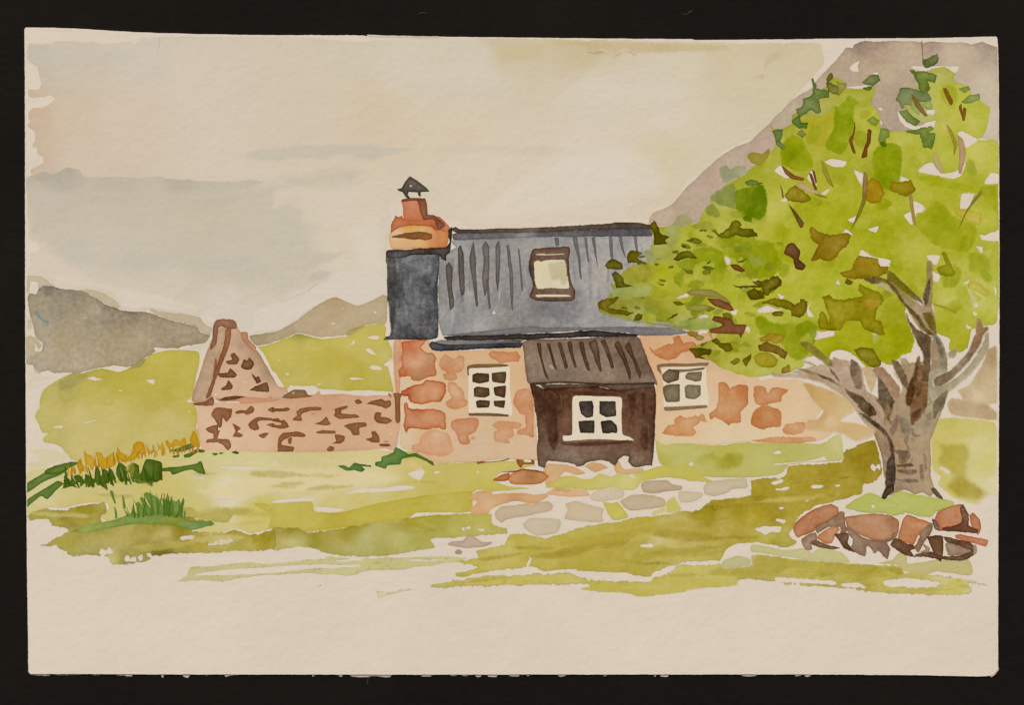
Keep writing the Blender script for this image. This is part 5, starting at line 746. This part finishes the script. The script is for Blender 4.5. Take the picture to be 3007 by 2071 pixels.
for c, h in (("D 1333,470 1390,450 1452,418 1457,470 1440,502 1370,532 1340,522", '74744A'), ("D 1228,545 1300,560 1340,548 1442,590 1430,642 1370,630 1402,682 1370,722 1320,742 1300,652 1260,582", '757D3E'), ("D 1123,780 1160,690 1250,688 1370,720 1402,760 1390,802 1300,792 1252,770 1250,832 1200,822 1180,852 1150,802", '828460'), ("D 1153,870 1210,853 1252,900 1312,945 1280,987 1210,952", '808450'), ("D 1198,1022 1270,1010 1400,983 1427,1010 1380,1042 1442,1040 1430,1102 1412,1162 1340,1152 1320,1092 1300,1052", '7F8846'),
             ("D 983,1100 1010,1000 1072,1010 1082,1062 1040,1092 1052,1142 1010,1132", '88904E'), ("D 1000,1120 1030,1100 1050,1130 1030,1150", '6C7A20'), ("D 898,940 950,903 1002,940 970,987", '949848'), ("D 863,642 920,590 982,578 1002,620 950,667 890,657", '7C7E56'), ("D 868,682 942,668 930,702 880,707", '7E8650'), ("D 1618,690 1690,670 1702,702 1660,727", '8C9052'), ("D 1638,792 1700,740 1782,733 1782,772 1720,802 1650,807", '858C4E'), ("D 588,602 620,568 642,600 600,642 682,680 682,742 610,722 580,672", '7E7436'),
             ("D 474,600 500,642 512,692 602,710 602,762 530,772 542,872 510,892 470,852 430,882 380,912 338,852 400,832 410,772 470,742", '787E4C'), ("D 308,942 370,900 390,962 437,960 430,1002 370,1002", '727E4A'), ("D 358,1042 390,1010 427,1052 400,1077", '828A4E'), ("D 163,1020 242,1010 242,1062 220,1102 267,1152 250,1172 200,1142 180,1082", '7E8656'), ("N 1558,92 1620,74 1702,95 1650,117 1580,122", '6E7A3A'), ("D 1240,780 1330,800 1400,790 1410,860 1330,850 1300,900 1250,860", 'A6A66C'), ("D 660,640 745,650 730,690 680,750 670,700", 'A29458')):
    W(tr, 'dark_leaf_cluster', c, h, ek=.2, gran=.5, var=.9, jit=3.4, ten=.12)
grade(.95, 1.0, .9)
for c, h in (("O 453,470 465,433 520,480 620,510 740,488 772,510 760,572 690,632 640,692 600,707 540,692 480,714 463,690 522,590 470,542", '94761E'), ("O 688,802 780,780 800,702 840,670 982,690 1002,747 1062,755 1060,802 990,832 880,842 800,852 720,832", '967C1A'), ("O 728,882 745,843 792,870 770,897", '7E701C'), ("O 548,992 600,973 650,1012 760,1005 830,992 872,980 830,932 840,888 900,920 1002,960 1032,1020 980,1082 960,1162 1010,1182 1042,1282 990,1287 900,1252 860,1222 840,1182 740,1172 700,1242 640,1252 530,1242 513,1180 540,1103 570,1122 600,1192 610,1132 570,1052", '928214'),
             ("O 83,1042 180,998 280,1020 340,1052 380,1030 390,1008 432,1030 420,1112 380,1152 310,1142 300,1102 250,1077 150,1052", '7E6C14'), ("O 158,1120 200,1100 252,1110 230,1142 180,1142", '826F18'), ("O 263,190 300,140 340,118 452,200 462,232 400,252 290,237", '8C7616'), ("O 890,120 940,58 1002,90 1042,172 1000,242 940,262 890,232", 'A8861E'), ("O 1083,162 1090,90 1180,90 1240,78 1282,152 1260,182 1200,202 1120,172", '967E18'), ("O 0,872 60,865 140,852 180,823 232,860 232,902 150,952 120,982 80,962 100,912 30,892", '6E5E14'), ("O 0,932 70,940 102,1002 30,1012 0,1002", '746414'),
             ("O 58,1312 150,1273 262,1290 240,1332 190,1362 150,1332 70,1342", 'A8862C'), ("O 48,1372 120,1340 200,1372 282,1422 260,1482 190,1432 60,1412", '886A2C'), ("O 23,1462 60,1430 150,1428 207,1482 180,1532 90,1542 30,1502", 'A6922C'), ("O 233,1552 292,1518 302,1572 240,1592", '94782A'), ("O 798,1402 850,1380 942,1390 1002,1482 1000,1532 930,1542 860,1482", '7E7014'), ("O 1478,642 1512,640 1592,792 1570,822 1490,822 1440,762 1522,732", '968C20'), ("O 1690,880 1740,862 1860,950 1830,990 1760,950 1700,930", 'C2AE56'), ("O 1580,300 1640,300 1790,340 1780,430 1700,400 1600,350", 'C0AC4C'),
             ("N 813,440 850,396 882,440 902,490 977,520 940,547 962,577 850,582 850,502", '6C5E10'), ("N 643,652 680,626 762,640 720,682 792,722 650,722", '746616'), ("N 468,742 500,703 540,698 602,730 612,772 560,777 490,772", '6C6218'), ("N 523,812 555,793 612,840 622,882 692,907 560,917 540,862", '666018'), ("N 1003,692 1060,640 1130,628 1192,692 1120,682 1040,712", '6C6618'), ("N 1348,522 1410,470 1440,453 1460,400 1500,388 1542,430 1520,452 1620,460 1662,512 1600,527 1480,512 1420,532", '6E680E'),
             ("N 1500,722 1540,700 1577,690 1540,722", '74740E'), ("N 1468,895 1580,905 1700,902 1640,865 1740,870 1780,828 1830,828 1847,872 1820,912 1760,932 1740,982 1700,972 1700,922 1620,917 1520,922", '6C5E12'), ("N 1573,952 1640,918 1702,1002 1610,1017", '726412'), ("N 413,1042 470,1000 582,990 540,1032 500,1072 560,1092 692,1105 640,1137 520,1122 430,1082", '7A6A1C'), ("N 688,1172 720,1123 762,1130 750,1172", '746418'), ("N 948,1172 1000,1130 1042,1118 1020,1142", '7A6A1C'), ("N 1128,1395 1200,1388 1302,1400 1290,1442 1210,1452 1282,1482 1180,1462", '6E5A12'), ("N 1303,1332 1350,1318 1380,1352 1450,1350 1472,1402 1420,1422 1360,1382", '746414'), ("N 1448,1502 1500,1463 1532,1490 1480,1522", '807018'), ("N 1548,1482 1612,1438 1602,1492 1570,1537", '7C6A18'), ("N 1110,1260 1200,1262 1180,1300 1130,1300", 'A27E36')):
    W(tr, 'olive_leaf', c, h, ek=.22, gran=.5, var=1.0, jit=3.0, ten=.15)
W(tr, 'olive_leaf', "O 880,1010 960,1000 1020,1020 980,1075 920,1100", 'AC842A', soft=6, gran=.4, a=.8)
W(tr, 'olive_leaf', "O 800,700 960,690 990,730 900,760 820,760", 'A27A20', soft=6, gran=.4, a=.7)
grade()
for c, h in (("O 253,652 280,580 330,568 382,640 370,692 422,742 400,782 340,767 320,692", '694826'), ("N 1448,742 1500,733 1562,782 1540,797 1480,777", '734C24'), ("N 1268,1002 1350,1008 1440,1040 1477,1092 1440,1097 1320,1057", '7C5030'), ("N 1108,962 1150,930 1300,933 1420,1002 1452,1042 1300,992 1170,982", '988A4A'), ("N 1103,1087 1150,1055 1260,1048 1287,1082 1200,1102", '989048'), ("N 1283,1242 1360,1225 1390,1202 1308,1170 1330,1138 1460,1165 1482,1205 1572,1205 1560,1252 1530,1312 1510,1282 1300,1272", '825436'),
             ("D 1248,735 1280,760 1372,902 1350,907 1280,832", '8C6C3E'), ("D 1493,690 1520,688 1574,792 1555,822 1520,762", '8C642C'), ("D 1618,832 1640,808 1647,912 1630,882", '8E682C'), ("D 1658,837 1676,850 1667,932 1650,947 1640,902", '8E682C'), ("D 1518,970 1560,1010 1607,1122 1580,1222 1575,1132 1545,1042", 'A69448'), ("D 1608,1060 1650,1090 1672,1202 1640,1352 1618,1352 1620,1182", 'B29672'), ("D 1413,1212 1440,1183 1502,1332 1480,1352 1430,1292", 'B8A472'), ("D 908,1010 936,1020 927,1112 905,1162 900,1222 858,1232 880,1152 900,1092", '7E5428'), ("D 758,1092 790,1040 800,950 812,1002 790,1102 812,1197 790,1192", '825C2A'),
             ("D 233,1290 270,1318 340,1370 412,1390 400,1412 320,1397 260,1352", '8C5E36'), ("D 448,1352 470,1360 512,1482 490,1482", '845834'), ("D 473,1320 496,1350 512,1422 500,1432", '845834'), ("D 543,1250 576,1290 642,1462 600,1432 560,1352", 'A29240'), ("D 223,1440 241,1480 252,1547 240,1542", '8A6236'), ("O 288,265 330,308 407,410 395,452 375,442 340,372", '785E2A'), ("O 863,232 870,60 885,8 907,60 902,162 890,232", '9A7E4E'), ("O 880,170 892,240 852,342 790,442 768,477 800,402 850,272", '8E7E34'), ("O 1228,190 1256,200 1267,302 1282,382 1292,442 1258,402 1240,292", 'A68F50'), ("O 1788,158 1802,180 1722,272 1680,332 1608,484 1650,372 1720,242", '928244'), ("O 353,100 400,98 520,170 544,192 440,172 370,132", 'BAA478'), ("O 480,180 540,190 600,215 520,205", '948628'), ("O 1420,1040 1500,1060 1610,1115 1600,1124 1500,1080 1415,1050", 'AC9E44')):
    W(tr, 'twig', c, h, ek=.2, gran=.45, jit=1)
# trunk and limbs
grade(.90, .885, .88)
W(tr, 'trunk', "P 1055,1325 1030,1162 1020,1052 960,872 840,722 760,582 728,508 850,540 930,560 1000,590 1100,602 1130,562 1190,582 1250,602 1380,622 1390,522 1450,480 1532,530 1500,652 1440,802 1395,922 1402,1062 1400,1202 1432,1292 1395,1352 1340,1320 1280,1335 1200,1300 1150,1312 1080,1345", 'B2987A',
  s="P1150,900:AF9170 P1250,1000:B89C7C P1330,900:B4A080 P1350,1150:B09676 P1350,1280:B69E7E P1200,1100:B29676 P1050,1000:9E8264 P1000,900:A08464 P1400,720:B2A084 P1460,620:A89A78 P1100,750:B29472 P1300,760:A69478 P1200,1280:B0957A P900,700:A08464", gran=.7, ek=.18, var=.5)
W(tr, 'limb', "P 300,385 420,345 620,300 700,275 770,300 860,400 900,520 1000,590 1040,760 960,872 840,722 700,560 560,450 420,412", 'BCA288', soft=2.5, gran=.7, var=.9, jit=2)
W(tr, 'limb', "P 1120,330 1290,300 1400,300 1420,560 1240,640 1150,580 1180,480", 'AE9474', soft=2.5, gran=.7, var=.9, jit=2)
grade(.82, .81, .82)
for c, h in (("P 150,388 400,393 560,428 722,540 702,562 560,472 400,432 160,412", 'BCA082'), ("P 318,340 420,358 602,420 602,442 430,392", 'A68E62'), ("P 398,288 460,300 590,372 600,392 500,340 410,306", 'B09A6C'), ("P 380,140 460,150 560,230 660,310 650,342 590,332 480,250 390,180", '8E8034'), ("P 640,258 700,280 762,370 802,480 882,530 982,652 1042,782 1000,762 900,602 780,542 700,432 618,310", 'BC9E84'), ("P 598,328 642,370 682,430 722,500 802,550 862,602 840,642 760,572 700,472 618,390", '69523A'), ("P 508,393 622,430 722,502 690,492 560,432", '735A40'),
             ("P 768,278 832,310 862,400 872,512 820,514 780,432", '7C654A'), ("P 830,320 860,340 880,480 870,520 850,420", 'AC9270'), ("P 860,350 940,345 980,430 940,540 900,480 880,400", 'CCB084'), ("P 938,352 1020,338 1100,420 1162,510 1152,582 1090,602 1030,482 970,422", 'A57E5C'), ("P 983,420 1020,448 1112,602 1090,702 1040,622 990,592", '5F4E32'), ("P 958,590 1050,610 1102,682 1080,742 1102,802 1060,762 1020,662", '6E5A3C'), ("P 1108,380 1140,390 1170,480 1150,450", 'CDB388'), ("P 1088,290 1150,298 1212,420 1222,522 1170,482 1130,392", '826C4E'), ("P 1150,280 1200,270 1240,330 1220,420 1180,360", 'AE9A72'),
             ("P 1288,260 1310,248 1332,320 1402,280 1392,452 1370,642 1310,742 1240,802 1230,642 1198,590 1230,472 1270,362", '84603C'), ("P 1198,572 1230,460 1260,400 1290,268 1312,332 1290,482 1240,642 1210,642", '5E4024'), ("P 1280,480 1340,480 1310,570 1280,570", '6A4C2A'), ("P 1300,660 1340,640 1300,740 1250,780 1240,720", '6C4A34')):
    W(tr, 'limb', c, h, soft=2.5, gran=.9, var=1.0, jit=2.2, a=.95)
grade(.80, .79, .80)
for c, h in (("O 1060,832 1160,940 1260,1002 1340,1062 1412,1060 1442,1202 1452,1292 1400,1302 1300,1232 1200,1062 1120,962 1060,882", 'A28A58'), ("O 1290,1050 1410,1065 1410,1110 1330,1120 1260,1070", 'BEA283'), ("O 1060,780 1120,808 1220,910 1332,1010 1310,1032 1160,942 1060,852", '7C6E1E'), ("O 868,842 980,828 1060,850 1130,920 1202,1030 1302,1130 1382,1240 1442,1292 1380,1292 1290,1182 1200,1072 1120,962 1040,882 940,892", '69522E'), ("O 1330,1120 1400,1110 1445,1220 1440,1290 1390,1230", '7E6A26'), ("O 975,890 1040,885 1090,930 1110,975 1040,930 980,910", 'CBB690'), ("O 1368,720 1402,708 1417,762 1412,1062 1360,1072 1328,1002 1360,862", 'A69060'), ("O 1338,1002 1370,870 1397,830 1392,1002 1360,1072", '5E4E30'), ("O 1213,920 1260,948 1332,1010 1357,1067 1280,1002", '564628'),
             ("O 1200,1090 1240,1180 1300,1240 1392,1290 1412,1332 1402,1442 1392,1640 1330,1640 1335,1452 1290,1342 1250,1262 1215,1180", '6C5434'), ("O 1410,1290 1452,1290 1502,1360 1532,1482 1527,1600 1470,1600 1450,1482 1420,1402", '968C6E'), ("O 1428,1290 1480,1348 1522,1452 1500,1502 1460,1432", '7C745A'), ("O 1398,1310 1452,1402 1472,1562 1408,1600", 'AA8A6A'), ("P 1388,380 1480,338 1542,380 1440,422 1402,562 1392,642 1368,562", 'B2A284'), ("P 1822,80 1857,68 1852,202 1780,312 1680,422 1560,522 1460,582 1400,602 1388,500 1480,482 1600,422 1720,292 1800,162", 'B4A686'), ("P 1812,68 1740,88 1700,192 1630,282 1540,372 1440,420 1418,482 1480,492 1600,402 1702,292 1792,162", '806846'), ("P 1740,90 1808,72 1790,150 1720,230 1700,200", '947050'), ("O 1753,1162 1790,1158 1807,1220 1840,1218 1852,1240 1800,1294 1748,1272", '966E44'), ("P 1530,230 1580,200 1612,205 1590,262 1540,272", 'A49466')):
    W(tr, 'limb', c, h, soft=2.5, gran=.9, var=1.0, jit=2.2, a=.95)
grade(.72, .70, .70)
scatter(tr, 'bark_stroke', 'P 860,720 1000,640 1400,640 1480,640 1390,950 1390,1300 1080,1300 1020,1000', 22, (30, 90), (.18, .32), ('9A7A5C', '8A6C50', 'A48A70', 'B09A80', '96786A'), 41, (1.2, 1.9), soft=3, a=.65, ek=0, gran=.9, var=.8, jit=2.5)
for c, h in (("P 838,702 900,718 1002,790 1062,850 1102,930 1122,1082 1090,1082 1060,902 1000,842 920,782", '644E38'), ("P 828,642 900,608 962,660 977,712 920,732 860,692", '685236'), ("P 740,520 850,560 900,610 860,660 790,590", '705A3C'), ("P 1058,1082 1110,1000 1127,1152 1122,1242 1090,1322 1040,1372 1018,1362 1045,1292 1038,1242", '645040'), ("P 1400,1290 1430,1285 1470,1340 1490,1378 1440,1350", '645238'), ("P 1150,722 1200,740 1242,802 1222,932 1180,862 1148,790", '94836A'), ("P 1408,642 1440,590 1532,518 1502,642 1460,702 1420,752", '827456'), ("P 1250,850 1320,880 1260,890", '948066'),
             ("P 1118,990 1210,988 1242,1020 1230,1062 1150,1072 1140,1032", '877056'), ("P 1150,1075 1220,1070 1200,1095 1150,1090", '907A60'), ("P 1128,1105 1250,1093 1262,1120 1140,1127", '7E664C'), ("P 1138,1140 1280,1138 1292,1170 1220,1187 1140,1162", '7E664C'), ("P 1128,1215 1290,1213 1297,1245 1180,1247", '806A50'), ("P 1310,1110 1340,1100 1350,1200 1330,1250 1310,1200", '947A5C'), ("P 1120,1240 1170,1245 1180,1290 1120,1300", 'A48A6C')):
    W(tr, 'bark_stroke', c, h, soft=2, gran=.9, var=1.0, jit=2)
grade(.98, .97, .95)
hb = W(painting, 'russet_bush', "P 403,480 420,458 560,500 700,560 772,612 802,692 740,720 702,762 830,780 962,822 940,882 820,922 700,862 560,842 420,832 428,760 520,740 552,680 470,602", 'C8A470', s="P500,530:C49E66 P620,560:C6A26A P720,680:CFB584 P620,740:D4BC94 P480,790:C9A06E P560,720:C69C68 P850,830:CDAE7E", soft=4, gran=.4, var=.5, label='tan bush at the right end of the cottage wall')
grade(.94, 1.04, .95)
bg = W(painting, 'tree_foot_grass', "P 733,1437 800,1380 900,1330 960,1335 1040,1372 1080,1352 1120,1330 1160,1308 1220,1325 1280,1342 1360,1345 1440,1362 1572,1390 1572,1422 1440,1472 1400,1512 1290,1502 1200,1472 1180,1490 1070,1502 1050,1480 880,1477", 'B8B064', ek=.12, gran=.3, var=.4, holes=["P 933,1410 960,1418 957,1447 940,1442", "P 1095,1405 1140,1415 1120,1422", "P 1330,1320 1370,1330 1400,1352 1350,1350"], label='light green patch of grass under the trunk')
W(bg, 'root', "P 1045,1290 1110,1250 1110,1310 1070,1340 1040,1374 1014,1362", '5A4632', gran=.7)
W(bg, 'root', "P 1400,1300 1428,1285 1475,1340 1496,1380 1440,1352", '6A563C', gran=.6)

# ------------------------------------------------------------------ lint on the black table
m = bpy.data.materials.new('lint'); m.use_nodes = True
m.node_tree.nodes['Principled BSDF'].inputs['Base Color'].default_value = (.075, .065, .055, 1); m.node_tree.nodes['Principled BSDF'].inputs['Roughness'].default_value = 1
def fibre(pp, label, r=1.1):
    p = smooth(pts(pp), 3, .4)[:-1]; k = len(pts(pp)); cut = int(len(p) * (k - 1) / k); p = p[:max(4, cut)]
    vs, fs = [], []
    for i, q in enumerate(p):
        tg = p[min(i + 1, len(p) - 1)] - p[max(i - 1, 0)]; tg = tg / (np.linalg.norm(tg) + 1e-9); nn = np.array((-tg[1], tg[0]))
        for j in range(4):
            an = j * math.pi / 2; o = nn * math.cos(an) * r; x, y, _ = at(*(q + o), 0); vs.append((x, y, TZ + (1.02 + math.sin(an)) * r * PX))
        if i: fs += [[4*i-4+j, 4*i-4+(j+1) % 4, 4*i+(j+1) % 4, 4*i+j] for j in range(4)]
    me = bpy.data.meshes.new('lint_fibre'); me.from_pydata(vs, [], fs); me.update(); me.materials.append(m)
    o = link('lint_fibre', me, None); o['label'] = label; o['category'] = 'fibre'; o['group'] = 'lint on the black table'
fibre("C 1076,96 1092,104 1115,103 1135,92 1152,74 1157,72 1150,80", 'pale curled fibre on the black table above the middle of the sheet')
fibre("F 742,1440 741,1420 746,1400 754,1386 758,1384 750,1395", 'thin upright fibre on the black table just below the sheet')
fibre("B 1132,105 1150,98 1172,93 1205,97 1180,95", 'faint short fibre on the black table above the chimney')
rng = np.random.default_rng(3); vs, fs = [], []
for i in range(70):
    x, y = rng.uniform(0, W_), rng.uniform(0, H_)
    if 66 < x < 2940 and 70 < y < 1992: continue
    r = rng.uniform(.5, 1.5); X, Y, _ = at(x, y, 0); k = len(vs); e = r * PX
    vs += [(X-e, Y-e, TZ+.00001), (X+e, Y-.6*e, TZ+.00001), (X+.7*e, Y+e, TZ+.00001), (X-e, Y+.8*e, TZ+.00001), (X, Y, TZ+e*1.2)]
    fs += [[k, k+1, k+4], [k+1, k+2, k+4], [k+2, k+3, k+4], [k+3, k, k+4]]
me = bpy.data.meshes.new('dust_specks'); me.from_pydata(vs, [], fs); me.update(); me.materials.append(m)
o = link('dust_specks', me, None); o['kind'] = 'stuff'; o['label'] = 'tiny pale dust specks scattered over the black table'; o['category'] = 'dust'
